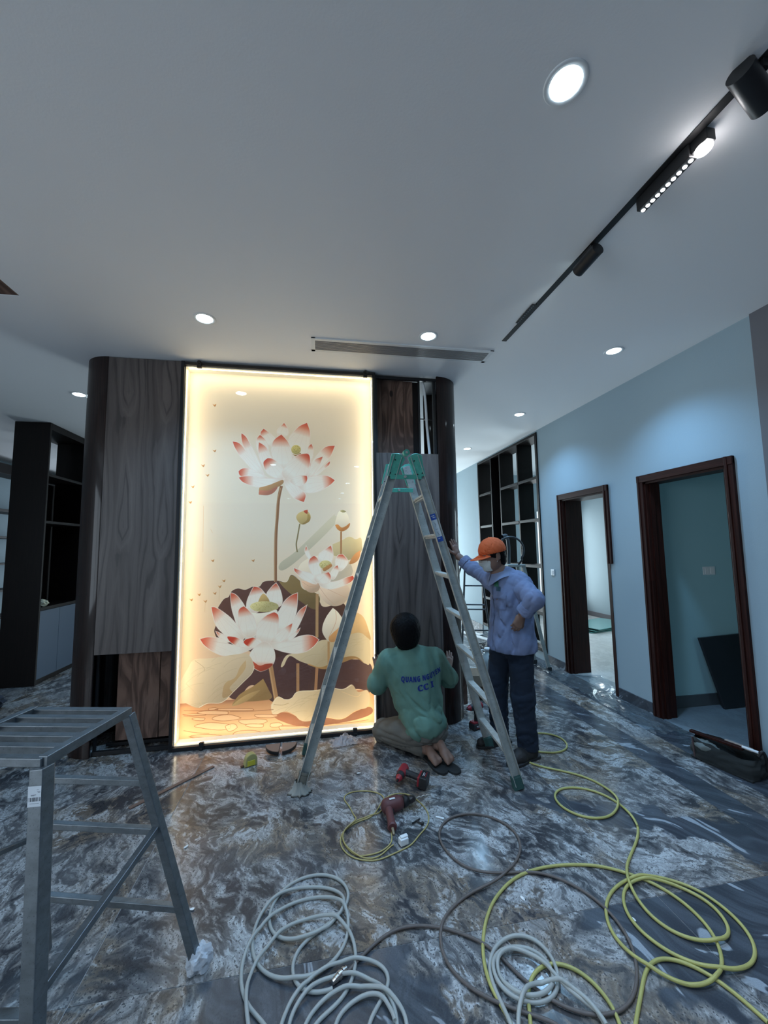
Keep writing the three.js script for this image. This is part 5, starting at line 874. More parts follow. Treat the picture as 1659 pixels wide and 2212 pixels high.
{ // tangled cables and scraps near the bright end
  const m = M.black; let k = 0;
  for (const [x, z, l] of [[2.18, -5.75, 'tangled black cable under the thin steel tube ladder'], [2.52, -6.1, 'black cable snaking across the bright far floor']]) { const pts = []; for (let i = 0; i < 60; i++) { const a = i * 0.42 + k; pts.push(V(x + Math.cos(a) * (0.10 + 0.05 * n2(i * 0.3, k)) + i * 0.003, 0.007 + 0.004 * (i % 3), z + Math.sin(a) * (0.14 + 0.06 * n2(k, i * 0.3)))); } solo('tangled_cable', l, 'cable', [tube(pts, 0.006, 240, 6)], m); k += 3; }
  solo('blue_strap', 'small blue strap lying on the bright far floor', 'strap', [tube([V(2.62, 0.013, -5.65), V(2.68, 0.02, -5.68), V(2.74, 0.013, -5.63), V(2.72, 0.013, -5.56)], 0.012, 24)], std({ color: lin(0.03, 0.12, 0.4), roughness: 0.5 }));
  for (const [x, z, a, l] of [[2.75, -6.8, 0.3, 'pale board lying nearest along the far skirting'], [2.68, -7.3, 0.42, 'pale board lying farthest along the far skirting']]) solo('floor_board', l, 'board', [rbox(-0.06, 0.06, 0.001, 0.02, -0.55, 0.55, 0.002).rotateY(a).translate(x, 0, z)], M.white);
}
// ---------- protective film on the floor at the first doorway ----------
{
  const W = 34, H = 60, g = new THREE.PlaneGeometry(1, 1, W, H), p = g.attributes.position;
  for (let i = 0; i < p.count; i++) { const u = p.getX(i) + 0.5, v = p.getY(i) + 0.5, z = lerp(-5.0, -3.0, v), x0 = lerp(2.86, 2.80, v), x1 = lerp(3.09, 3.10, v) + (v > 0.2 && v < 0.58 ? 0.30 * sst(0.2, 0.3, v) * sst(0.58, 0.5, v) : 0), x = lerp(x0, x1, u), fold = Math.max(0, n2(u * 3 + v * 9, v * 5)) * 0.022 + Math.max(0, n2b(u * 9 + v * 20, v * 22)) * 0.008; p.setXYZ(i, x, 0.003 + fold, z + 0.05 * n2(u * 2, v * 3)); }
  g.computeVertexNormals(); solo('plastic_film', 'clear plastic film rumpled on the floor at the first doorway', 'plastic film', [g], phy({ color: lin(0.6, 0.66, 0.7), roughness: 0.18, transmission: 0.9, thickness: 0, side: THREE.DoubleSide }));
}

{ // dark bundle half out of the frame
  const g = new THREE.IcosahedronGeometry(0.12, 3), p = g.attributes.position; for (let i = 0; i < p.count; i++) { const k = 1 + 0.25 * n3(p.getX(i) * 12, p.getY(i) * 12, p.getZ(i) * 12); p.setXYZ(i, p.getX(i) * k, Math.max(-0.07, p.getY(i) * k * 0.7), p.getZ(i) * k); } g.computeVertexNormals();
  solo('cloth_bag', 'dark blue cloth bag on the floor at the left edge', 'bag', [g.translate(-3.30, 0.072, -4.75)], fabric([0.02, 0.03, 0.05]));
}

// ---------- people: distance fields meshed as one continuous surface ----------
const sd = {
  cone(a, b, ra, rb) { const d = b.clone().sub(a), l2 = d.lengthSq(); return (x, y, z) => { const px = x - a.x, py = y - a.y, pz = z - a.z, t = clamp((px * d.x + py * d.y + pz * d.z) / l2), ux = px - d.x * t, uy = py - d.y * t, uz = pz - d.z * t; return Math.sqrt(ux * ux + uy * uy + uz * uz) - lerp(ra, rb, t); }; },
  ball(c, rx, ry, rz, m) {      // ellipsoid, m: optional matrix turning it
    const q = m ? m.clone().invert().elements : null, k = Math.min(rx, ry, rz);
    return (x, y, z) => { let a = x - c.x, b = y - c.y, d = z - c.z; if (q) { const a2 = q[0] * a + q[4] * b + q[8] * d, b2 = q[1] * a + q[5] * b + q[9] * d; d = q[2] * a + q[6] * b + q[10] * d; a = a2; b = b2; } const l = Math.sqrt((a / rx) ** 2 + (b / ry) ** 2 + (d / rz) ** 2), g = Math.sqrt((a / rx / rx) ** 2 + (b / ry / ry) ** 2 + (d / rz / rz) ** 2); return g < 1e-9 ? -k : l * (l - 1) / g; };
  },
};
const smin = (a, b, k) => { const h = Math.max(k - Math.abs(a - b), 0) / k; return Math.min(a, b) - h * h * k * 0.25; };
const union = (fs, k) => (x, y, z) => { let d = fs[0](x, y, z); for (let i = 1; i < fs.length; i++) d = smin(d, fs[i](x, y, z), k); return d; };
const chain = (pts, rs) => pts.slice(1).map((p, i) => sd.cone(pts[i], p, rs[i], rs[i + 1]));
function nets(f, lo, hi, c) {
  const nx = Math.ceil((hi.x - lo.x) / c) + 1, ny = Math.ceil((hi.y - lo.y) / c) + 1, nz = Math.ceil((hi.z - lo.z) / c) + 1, F = new Float32Array(nx * ny * nz), id = (i, j, k) => i + nx * (j + ny * k);
  for (let k = 0; k < nz; k++) for (let j = 0; j < ny; j++) for (let i = 0; i < nx; i++) F[id(i, j, k)] = f(lo.x + i * c, lo.y + j * c, lo.z + k * c);
  const vi = new Int32Array(F.length).fill(-1), pos = [], idx = [];
  for (let k = 0; k < nz - 1; k++) for (let j = 0; j < ny - 1; j++) for (let i = 0; i < nx - 1; i++) {
    let n = 0, sx = 0, sy = 0, sz = 0; const v = []; let neg = 0;
    for (let q = 0; q < 8; q++) { v[q] = F[id(i + (q & 1), j + (q >> 1 & 1), k + (q >> 2))]; if (v[q] < 0) neg++; }
    if (neg === 0 || neg === 8) continue;
    for (let q = 0; q < 8; q++) for (const b of [1, 2, 4]) { if (q & b) continue; const r = q | b; if ((v[q] < 0) === (v[r] < 0)) continue; const t = v[q] / (v[q] - v[r]); sx += (q & 1) + (b === 1 ? t : 0); sy += (q >> 1 & 1) + (b === 2 ? t : 0); sz += (q >> 2) + (b === 4 ? t : 0); n++; }
    vi[id(i, j, k)] = pos.length / 3; pos.push(lo.x + (i + sx / n) * c, lo.y + (j + sy / n) * c, lo.z + (k + sz / n) * c);
  }
  const quad = (a, b, d, e, flip) => { if (a < 0 || b < 0 || d < 0 || e < 0) return; flip ? idx.push(a, d, b, b, d, e) : idx.push(a, b, d, b, e, d); };
  for (let k = 1; k < nz - 1; k++) for (let j = 1; j < ny - 1; j++) for (let i = 1; i < nx - 1; i++) {
    const s = F[id(i, j, k)] < 0;
    if (s !== F[id(i + 1, j, k)] < 0) quad(vi[id(i, j - 1, k - 1)], vi[id(i, j, k - 1)], vi[id(i, j - 1, k)], vi[id(i, j, k)], !s);
    if (s !== F[id(i, j + 1, k)] < 0) quad(vi[id(i - 1, j, k - 1)], vi[id(i - 1, j, k)], vi[id(i, j, k - 1)], vi[id(i, j, k)], !s);
    if (s !== F[id(i, j, k + 1)] < 0) quad(vi[id(i - 1, j - 1, k)], vi[id(i, j - 1, k)], vi[id(i - 1, j, k)], vi[id(i, j, k)], !s);
  }
  const g = new THREE.BufferGeometry(); g.setAttribute('position', new THREE.Float32BufferAttribute(pos, 3)); g.setIndex(idx); g.computeVertexNormals();
  const uv = new Float32Array(pos.length / 3 * 2); for (let i = 0; i < pos.length / 3; i++) { uv[2 * i] = pos[3 * i] + pos[3 * i + 2]; uv[2 * i + 1] = pos[3 * i + 1]; } g.setAttribute('uv', new THREE.BufferAttribute(uv, 2));
  return g;
}
// folds: ridged noise stretched around the limb
const folds = (x, y, z, f, a) => { const n = n3(x * f, y * f * 1.0, z * f), m = n3(x * f * 2.3 + 9, y * f * 1.7, z * f * 2.3); return a * ((1 - Math.abs(n)) * 1.3 - 0.9 + m * 0.35); };
// long creases lying along a direction (ax, ay, az)
const crease = (x, y, z, ax, ay, az, f, a) => { const t = (x * ax + y * ay + z * az) * 0.8; x -= ax * t; y -= ay * t; z -= az * t; const w = 0.03 * n3(x * 5, y * 5, z * 5), n = Math.abs(n3((x + w) * f, (y + w) * f, z * f)), m = Math.abs(n3(x * f * 1.9 + 7, y * f * 1.9, z * f * 1.9 + w * 9)); return a * (0.55 - 1.5 * Math.pow(1 - n, 3) - 0.5 * Math.pow(1 - m, 4)) * -1; };
// a hand: palm at wrist, finger chains; frame (d = finger direction, n = back of hand, s = thumb side)
function hand(w, d, n, s, curl, spread, size = 1, thumb = 1) {
  const at = (a, b, c) => w.clone().addScaledVector(d, a * size).addScaledVector(s, b * size).addScaledVector(n, c * size), fs = [];
  fs.push(union([sd.cone(at(-0.03, 0, 0), at(0.02, 0, 0), 0.026 * size, 0.025 * size), sd.cone(at(0.02, 0.018, 0), at(0.08, 0.028, 0), 0.017 * size, 0.013 * size), sd.cone(at(0.02, 0.0, 0), at(0.085, 0.008, 0.002), 0.017 * size, 0.013 * size), sd.cone(at(0.02, -0.012, 0), at(0.083, -0.012, 0), 0.017 * size, 0.013 * size), sd.cone(at(0.015, -0.022, 0), at(0.074, -0.031, 0), 0.016 * size, 0.012 * size)], 0.016));
  const F = [[0.082, 0.029, 0.072, 1.0], [0.088, 0.009, 0.080, 0.3], [0.085, -0.012, 0.074, -0.4], [0.076, -0.031, 0.058, -1.1]];
  F.forEach(([a, b, len, sp], i) => { const c = curl[i]; let p = at(a - 0.01, b, 0), dir = d.clone().addScaledVector(s, sp * spread).normalize(); const pts = [p.clone()], seg = [0.46, 0.31, 0.23]; seg.forEach((q, j) => { dir = dir.clone().addScaledVector(n, -c * (j ? 0.8 : 0.6)).normalize(); p = p.clone().addScaledVector(dir, len * q * size); pts.push(p); }); fs.push(union(chain(pts, [0.0098, 0.0092, 0.0086, 0.0072].map((r) => r * size)), 0.004)); });
  const t0 = at(0.012, 0.022, -0.002), t1 = at(0.042, 0.045 * thumb + 0.005, -0.012), t2 = at(0.068, 0.058 * thumb + 0.006, -0.016), t3 = at(0.088, 0.062 * thumb + 0.006, -0.016); fs.push(union(chain([t0, t1, t2, t3], [0.016, 0.0125, 0.0105, 0.008].map((r) => r * size)), 0.006));
  const f = (x, y, z) => { let m = fs[0](x, y, z); const th = fs[5](x, y, z); m = smin(m, th, 0.012); for (let i = 1; i < 5; i++) m = smin(m, fs[i](x, y, z), 0.006); return m; };
  const lo = w.clone().subScalar(0.2 * size), hi = w.clone().addScalar(0.2 * size);
  return { f, lo, hi };
}
const cross = (a, b) => V().crossVectors(a, b).normalize();
function frame(fwd, up) { const z = fwd.clone().normalize(), x = cross(up, z), y = cross(z, x); return new THREE.Matrix4().makeBasis(x, y, z); }
// a head in local axes (z forward, y up), placed by m
function headField(m, s = 1) {
  const q = m.clone().invert().elements, L = [sd.ball(V(0, 0.03, -0.012), 0.077, 0.096, 0.094), sd.ball(V(0, -0.035, 0.03), 0.058, 0.075, 0.062), sd.cone(V(0, -0.085, 0.062), V(0, -0.06, 0.03), 0.024, 0.045), sd.cone(V(-0.04, -0.06, 0.02), V(0.04, -0.06, 0.02), 0.028, 0.028)];
  const nose = union([sd.cone(V(0, 0.012, 0.085), V(0, -0.028, 0.104), 0.009, 0.013), sd.cone(V(-0.012, -0.032, 0.092), V(0.012, -0.032, 0.092), 0.009, 0.009)], 0.01), brow = sd.cone(V(-0.035, 0.027, 0.075), V(0.035, 0.027, 0.075), 0.012, 0.012), lips = sd.cone(V(-0.018, -0.06, 0.086), V(0.018, -0.06, 0.086), 0.008, 0.008);
  const eyes = [-1, 1].map((k) => sd.ball(V(k * 0.033, 0.008, 0.088), 0.017, 0.009, 0.012)), ears = [-1, 1].map((k) => union([sd.ball(V(k * 0.079, 0.002, -0.008), 0.009, 0.031, 0.02), sd.ball(V(k * 0.078, -0.02, 0.0), 0.008, 0.014, 0.012)], 0.006)), eyeball = [-1, 1].map((k) => sd.ball(V(k * 0.033, 0.007, 0.078), 0.013, 0.0115, 0.0125));
  return (x, y, z) => { const a = (q[0] * x + q[4] * y + q[8] * z + q[12]) / s, b = (q[1] * x + q[5] * y + q[9] * z + q[13]) / s, c = (q[2] * x + q[6] * y + q[10] * z + q[14]) / s; let d = L[0](a, b, c); for (let i = 1; i < 4; i++) d = smin(d, L[i](a, b, c), 0.035); d = smin(d, brow(a, b, c), 0.02); for (const e of eyes) d = -smin(-d, e(a, b, c), 0.012); d = smin(d, eyeball[0](a, b, c), 0.003); d = smin(d, eyeball[1](a, b, c), 0.003); d = smin(d, nose(a, b, c), 0.014); d = smin(d, lips(a, b, c), 0.01); d = smin(d, ears[0](a, b, c), 0.006); d = smin(d, ears[1](a, b, c), 0.006); return d * s; };
}
const mat4 = (fwd, up, p) => frame(fwd, up).setPosition(p);
const bb = (pts, r) => { const b = new THREE.Box3().setFromPoints(pts).expandByScalar(r); return [b.min, b.max]; };

// ---------- standing man ----------
{
  const man = thing('person', 'standing person in orange cap, face mask and blue shirt, one hand on the column', 'person', [1.52, 0, -3.0]), O = V(1.52, 0, -3.0);
  const put = (name, g, mat) => mesh(name, [g.translate(-O.x, -O.y, -O.z)], mat, man);
  const hc = V(1.395, 1.515, -3.0), hm = mat4(V(-0.95, -0.20, 0.13), V(-0.2, 1, 0), hc);
  const J = { neck: V(1.455, 1.375, -3.0), chest: V(1.52, 1.2, -3.0), waist: V(1.53, 0.98, -3.0), hip: V(1.53, 0.86, -3.0), shN: V(1.578, 1.295, -2.91), elN: V(1.565, 1.205, -2.68), wrN: V(1.505, 1.072, -2.775), shF: V(1.455, 1.325, -3.16), elF: V(1.372, 1.405, -3.38), wrF: V(1.285, 1.525, -3.50), hipN: V(1.56, 0.84, -2.91), knN: V(1.555, 0.44, -2.895), anN: V(1.575, 0.10, -2.875), hipF: V(1.50, 0.84, -3.08), knF: V(1.455, 0.44, -3.13), anF: V(1.475, 0.10, -3.14) };
  const body = union([sd.cone(J.neck, hc.clone().add(V(0.03, -0.05, 0)), 0.058, 0.055), sd.cone(J.chest, J.neck, 0.115, 0.06), sd.cone(J.chest, J.hip, 0.12, 0.115), sd.cone(J.shN, J.shF, 0.062, 0.062), ...chain([J.shN, J.elN, J.wrN], [0.05, 0.04, 0.027]), ...chain([J.shF, J.elF, J.wrF], [0.05, 0.04, 0.027]), ...chain([J.hipN, J.knN, J.anN], [0.08, 0.055, 0.04]), ...chain([J.hipF, J.knF, J.anF], [0.08, 0.055, 0.04])], 0.05);
  // far hand flat on the column, near hand on the hip
  const colC = V(1.14, 0, -3.78), toCol = V(1.262 - 1.14, 0, -3.565 + 3.78).normalize();
  const dF = V(-0.25, 0.95, -0.1).normalize(), nF0 = toCol.clone(), nF = nF0.addScaledVector(dF, -nF0.dot(dF)).normalize(), sF = cross(nF, dF);
  const hF = hand(J.wrF.clone(), dF, nF, sF.clone().multiplyScalar(sF.x < 0 ? 1 : -1), [0.05, 0.02, 0.03, 0.08], 0.16, 0.95, 1.2);
  const dN = V(-0.30, -0.75, -0.1).normalize(), nN0 = V(-0.1, 0.1, 1), nN = nN0.addScaledVector(dN, -nN0.dot(dN)).normalize(), sN = cross(nN, dN);
  const hN = hand(J.wrN.clone(), dN, nN, sN.clone().multiplyScalar(sN.x > 0 ? 1 : -1), [0.75, 0.8, 0.8, 0.85], 0.03, 0.92, 0.7);
  const [lo, hi] = bb(Object.values(J).concat(hc), 0.16); lo.y = 0.03;
  const cut = (f, c, r) => (x, y, z) => Math.max(f(x, y, z), Math.hypot(x - c.x, y - c.y, z - c.z) - r);
  const head = headField(hm, 1.02);
  const gs = [nets(body, lo, hi, 0.012), nets(smin2(head, sd.cone(J.neck, hc.clone().add(V(0.03, -0.05, 0)), 0.056, 0.054), 0.03), hc.clone().add(V(-0.15, -0.18, -0.15)), hc.clone().add(V(0.16, 0.15, 0.15)), 0.0045), nets(hF.f, hF.lo, hF.hi, 0.0035), nets(hN.f, hN.lo, hN.hi, 0.0035)];
  function smin2(a, b, k) { return (x, y, z) => smin(a(x, y, z), b(x, y, z), k); }
  put('body', mergeGeometries(gs), M.skin);
  // shirt
  const shirtIn = union([sd.ball(V(1.545, 1.16, -3.005), 0.160, 0.24, 0.180), sd.ball(V(1.540, 0.93, -3.0), 0.172, 0.22, 0.190), sd.ball(V(1.535, 0.80, -2.995), 0.178, 0.15, 0.205), sd.cone(J.shN, J.shF, 0.085, 0.082), sd.cone(V(1.50, 1.32, -3.0), V(1.47, 1.375, -3.0), 0.095, 0.068)], 0.07);
  const cuffN = J.elN.clone().lerp(J.wrN, 0.62), cuffF = J.elF.clone().lerp(J.wrF, 0.42);
  const armN = union([sd.cone(J.shN, J.elN, 0.082, 0.068), sd.cone(J.elN, cuffN, 0.068, 0.056)], 0.03), armF = union([sd.cone(J.shF, J.elF, 0.078, 0.062), sd.cone(J.elF, cuffF, 0.062, 0.054)], 0.03);
  const shirt = (x, y, z) => { let d = smin(smin(shirtIn(x, y, z), armN(x, y, z), 0.04), armF(x, y, z), 0.05); const arm = Math.min(armN(x, y, z), armF(x, y, z)) < shirtIn(x, y, z); d += arm ? crease(x, y, z, 0.35, 0.7, 0.6, 11, 0.007) : crease(x, y, z, -0.62, -0.75, 0.2, 7.5, 0.010) * (1 - 0.5 * sst(1.2, 1.35, y)) + crease(x, y, z, 0.2, 0.95, 0.2, 6, 0.005); d = Math.max(d, 0.775 + 0.02 * (x - 1.34) - y); return d; };
  M.shirtBlue = fabric([0.17, 0.205, 0.33], 10); put('shirt', nets(shirt, V(1.2, 0.74, -3.56), V(1.88, 1.48, -2.56), 0.0085), M.shirtBlue);
  // rolled cuffs and collar
  const ring = (c, d, r, w) => { const u = d.clone().normalize(), f = sd.cone(c.clone().addScaledVector(u, -w), c.clone().addScaledVector(u, w), r, r), inn = sd.cone(c.clone().addScaledVector(u, -w * 3), c.clone().addScaledVector(u, w * 3), r - 0.010, r - 0.010); return (x, y, z) => { const t = (x - c.x) * u.x + (y - c.y) * u.y + (z - c.z) * u.z; return Math.max(Math.max(f(x, y, z), Math.abs(t) - w), -inn(x, y, z)) + folds(x, y, z, 26, 0.003); }; };
  for (const [c, d, r] of [[cuffN, J.wrN.clone().sub(J.elN), 0.062], [cuffF, J.wrF.clone().sub(J.elF), 0.061]]) put('rolled_cuff', nets(ring(c, d, r, 0.03), c.clone().subScalar(0.1), c.clone().addScalar(0.1), 0.005), M.shirtBlue);
  const colr = (side) => { const g = new THREE.PlaneGeometry(1, 1, 14, 8), p = g.attributes.position; for (let i = 0; i < p.count; i++) { const t = p.getX(i) + 0.5, v = p.getY(i) + 0.5, a = lerp(Math.PI * 0.02, Math.PI * 0.98, t), ca = Math.cos(a), sa = Math.sin(a), r = 0.075 + (1 - v) * 0.032, drop = (1 - v) * (0.045 + 0.05 * sst(0.55, 1, t)); p.setXYZ(i, 1.462 + ca * r * 1.05 + 0.0, 1.405 + ca * 0.028 - drop, -3.0 + side * sa * r); } g.computeVertexNormals(); return g; };
  M.shirtCollar = std({ color: lin(0.20, 0.24, 0.37), roughness: 0.9, side: THREE.DoubleSide }); put('collar', mergeGeometries([colr(1), colr(-1)]), M.shirtCollar);
  const snap = (f, x, y, z, dx, dy, dz) => { let t = 0; for (let i = 0; i < 60; i++) { const d = f(x + dx * t, y + dy * t, z + dz * t); t += d * 0.7; if (Math.abs(d) < 0.0004) break; } return V(x + dx * t, y + dy * t, z + dz * t); };
  const patch = (f, cx, cy, w, h, dx, dz, off, nu, nv, tilt = 0) => { // cloth patch laid on the surface, seen along (dx, dz)
    const g = new THREE.PlaneGeometry(1, 1, nu, nv), p = g.attributes.position, sx = -dz, sz = dx; for (let i = 0; i < p.count; i++) { const u = p.getX(i) * w, v = p.getY(i) * h, q = snap(f, cx[0] + sx * u - dx * 0.5, cy + v + tilt * u, cx[1] + sz * u - dz * 0.5, dx, 0, dz); p.setXYZ(i, q.x - dx * off, q.y, q.z - dz * off); } g.computeVertexNormals(); return g; };
  M.shirtTrim = std({ color: lin(0.15, 0.182, 0.30), roughness: 0.9, side: THREE.DoubleSide });
  put('chest_pocket', patch(shirt, [1.43, -2.95], 1.165, 0.10, 0.115, 0.55, -0.83, 0.004, 8, 8), M.shirtTrim); put('pocket_flap', patch(shirt, [1.43, -2.95], 1.21, 0.104, 0.04, 0.55, -0.83, 0.008, 8, 4), M.shirtBlue);
  put('button_placket', patch(shirt, [1.38, -3.0], 1.06, 0.035, 0.5, 0.93, -0.36, 0.004, 3, 30), M.shirtTrim);
  put('chest_badge', patch(shirt, [1.425, -2.96], 1.262, 0.034, 0.034, 0.55, -0.83, 0.006, 4, 4), std({ color: lin(0.01, 0.06, 0.10), roughness: 0.5, side: THREE.DoubleSide })); put('chest_badge', patch(shirt, [1.41, -2.965], 1.298, 0.036, 0.04, 0.55, -0.83, 0.006, 4, 4), std({ color: lin(0.03, 0.17, 0.10), roughness: 0.6, side: THREE.DoubleSide }));
  // jeans
  const legN = union(chain([J.hipN, J.knN, J.anN.clone().add(V(-0.005, -0.035, 0))], [0.100, 0.086, 0.074]), 0.04), legF = union(chain([J.hipF, J.knF, J.anF.clone().add(V(-0.005, -0.035, 0))], [0.100, 0.082, 0.070]), 0.04), seat = sd.ball(V(1.535, 0.83, -3.0), 0.14, 0.11, 0.15);
  const jeans = (x, y, z) => { let d = smin(smin(legN(x, y, z), legF(x, y, z), 0.015), seat(x, y, z), 0.05); const k = sst(0.6, 0.1, y) * 0.7 + 0.5; return Math.max(d + crease(x, y * 1.5, z, 0.75, 0.5, 0.4, 9, 0.008) * k, 0.075 - y); };
  put('jeans', nets(jeans, V(1.32, 0.05, -3.28), V(1.74, 1.0, -2.74), 0.009), fabric([0.008, 0.016, 0.034], 12));
  // boots
  const boot = (an, toe) => { const d = toe.clone().sub(an).setY(0).normalize(), s = V(-d.z, 0, d.x), a0 = an.clone().setY(0.05), f = union([sd.cone(an.clone().setY(0.14), an.clone().setY(0.06), 0.05, 0.05), sd.cone(a0.clone().addScaledVector(d, -0.03), a0.clone().addScaledVector(d, 0.10), 0.046, 0.044), sd.cone(a0.clone().addScaledVector(d, 0.10).setY(0.044), a0.clone().addScaledVector(d, 0.185).setY(0.036), 0.046, 0.034)], 0.03); return (x, y, z) => Math.max(f(x, y, z) + 0.002 * n3(x * 60, y * 60, z * 60), 0.012 - y); };
  const sole = (an, toe) => { const d = toe.clone().sub(an).setY(0).normalize(), s = new THREE.Shape(), pts = [[-0.085, -0.03], [-0.05, -0.044], [0.05, -0.043], [0.13, -0.05], [0.20, -0.036], [0.226, 0], [0.20, 0.036], [0.13, 0.05], [0.05, 0.043], [-0.05, 0.044], [-0.085, 0.03]]; s.setFromPoints(new THREE.SplineCurve([...pts, pts[0]].map((p) => new THREE.Vector2(...p))).getPoints(50)); return extrude(s, 0.014, 0.003, 1).rotateX(-Math.PI / 2).rotateY(Math.atan2(-d.z, d.x)).translate(an.x, 0.004, an.z); };
  const bootM = std({ color: lin(0.022, 0.02, 0.02), roughness: 0.65 }), laceM = std({ color: lin(0.10, 0.085, 0.06), roughness: 0.8 });
  for (const [an, toe] of [[J.anN, V(1.37, 0, -2.80)], [J.anF, V(1.26, 0, -3.10)]]) {
    const c = an.clone().setY(0.08); const bm = put('boot', nets(boot(an, toe), V(an.x - 0.27, 0.0, an.z - 0.13), V(an.x + 0.13, 0.21, an.z + 0.16), 0.006), bootM);
    mesh('sole', [sole(an, toe).translate(-O.x, -O.y, -O.z)], M.rubber, bm);
    const d = toe.clone().sub(an).setY(0).normalize(), s = V(-d.z, 0, d.x), lg = []; for (let k = 0; k < 4; k++) { const b = an.clone().setY(0.125 - k * 0.014).addScaledVector(d, 0.045 + k * 0.021); lg.push(tube([b.clone().addScaledVector(s, -0.026).add(V(0, -0.012, 0)), b.clone(), b.clone().addScaledVector(s, 0.026).add(V(0, -0.012, 0))], 0.003, 8, 5)); } mesh('laces', lg.map((g) => g.translate(-O.x, -O.y, -O.z)), laceM, bm).userData.kind = 'stuff';
  }
  // hair, cap, mask
  const inv = hm.clone().invert(), loc = (f, s = 1.02) => { const q = inv.elements; return (x, y, z) => f((q[0] * x + q[4] * y + q[8] * z + q[12]) / s, (q[1] * x + q[5] * y + q[9] * z + q[13]) / s, (q[2] * x + q[6] * y + q[10] * z + q[14]) / s) * s; }, hlo = hc.clone().subScalar(0.22), hhi = hc.clone().addScalar(0.22);
  const skull = union([sd.ball(V(0, 0.032, -0.014), 0.084, 0.100, 0.102), sd.ball(V(0, -0.035, -0.05), 0.068, 0.07, 0.058)], 0.04);
  put('hair', nets(loc((x, y, z) => Math.max(skull(x, y, z) + 0.003 * n3(x * 90, y * 60, z * 90), -(y + 0.085), z - lerp(-0.03, 0.048, sst(-0.03, 0.005, y)))), hlo, hhi, 0.005), M.hair);
  M.capOrange = fabric([0.62, 0.105, 0.022], 14, 0.8);
  const crownO = sd.ball(V(0, 0.046, -0.014), 0.095, 0.106, 0.114), crownI = sd.ball(V(0, 0.043, -0.014), 0.0895, 0.100, 0.1085), notch = sd.ball(V(0, 0.035, -0.125), 0.034, 0.03, 0.05);
  put('cap_crown', nets(loc((x, y, z) => Math.max(crownO(x, y, z) + folds(x, y, z, 20, 0.002), -crownI(x, y, z), 0.028 - 0.10 * Math.max(0, -z - 0.02) * 0.3 - y, -notch(x, y, z))), hlo, hhi, 0.0045), M.capOrange);
  { const s = new THREE.Shape(); s.moveTo(-0.08, 0); s.bezierCurveTo(-0.085, 0.06, -0.05, 0.105, 0, 0.108); s.bezierCurveTo(0.05, 0.105, 0.085, 0.06, 0.08, 0); s.bezierCurveTo(0.05, 0.03, -0.05, 0.03, -0.08, 0); const g = extrude(s, 0.004, 0.0015, 1, 20), p = g.attributes.position; for (let i = 0; i < p.count; i++) { const x = p.getX(i), y = p.getY(i), z = p.getZ(i); p.setXYZ(i, x, 0.038 + z - x * x * 4.2 - y * y * 1.7 - y * 0.10, 0.058 + y * 1.2); } g.computeVertexNormals(); put('cap_visor', g.scale(1.02, 1.02, 1.02).applyMatrix4(hm), M.capOrange); }
  put('cap_button', new THREE.SphereGeometry(0.008, 12, 8).translate(0, 0.152, -0.012).applyMatrix4(hm), M.capOrange);
  const mk = [sd.ball(V(0, -0.035, 0.03), 0.058, 0.075, 0.062), sd.cone(V(0, -0.085, 0.062), V(0, -0.06, 0.03), 0.024, 0.045), sd.cone(V(0, 0.0, 0.088), V(0, -0.03, 0.108), 0.012, 0.016)], mu = union(mk, 0.035);
  put('face_mask', nets(loc((x, y, z) => { const d = mu(x, y, z) - 0.004; return Math.max(d, -(d + 0.004), 0.028 + Math.abs(x) * 0.15 - z, y + 0.004 + Math.abs(x) * 0.25, -0.104 - y); }), hlo, hhi, 0.0035), std({ color: lin(0.62, 0.64, 0.62), roughness: 0.9 }));
  for (const k of [-1, 1]) put('mask_loop', tube([V(k * 0.056, -0.005, 0.04), V(k * 0.074, 0.018, 0.01), V(k * 0.084, 0.022, -0.02)].map((p) => p.multiplyScalar(1.02).applyMatrix4(hm)), 0.0018, 16, 6), M.white), put('mask_loop', tube([V(k * 0.05, -0.075, 0.04), V(k * 0.07, -0.04, 0.01), V(k * 0.084, -0.02, -0.018)].map((p) => p.multiplyScalar(1.02).applyMatrix4(hm)), 0.0018, 16, 6), M.white);
}

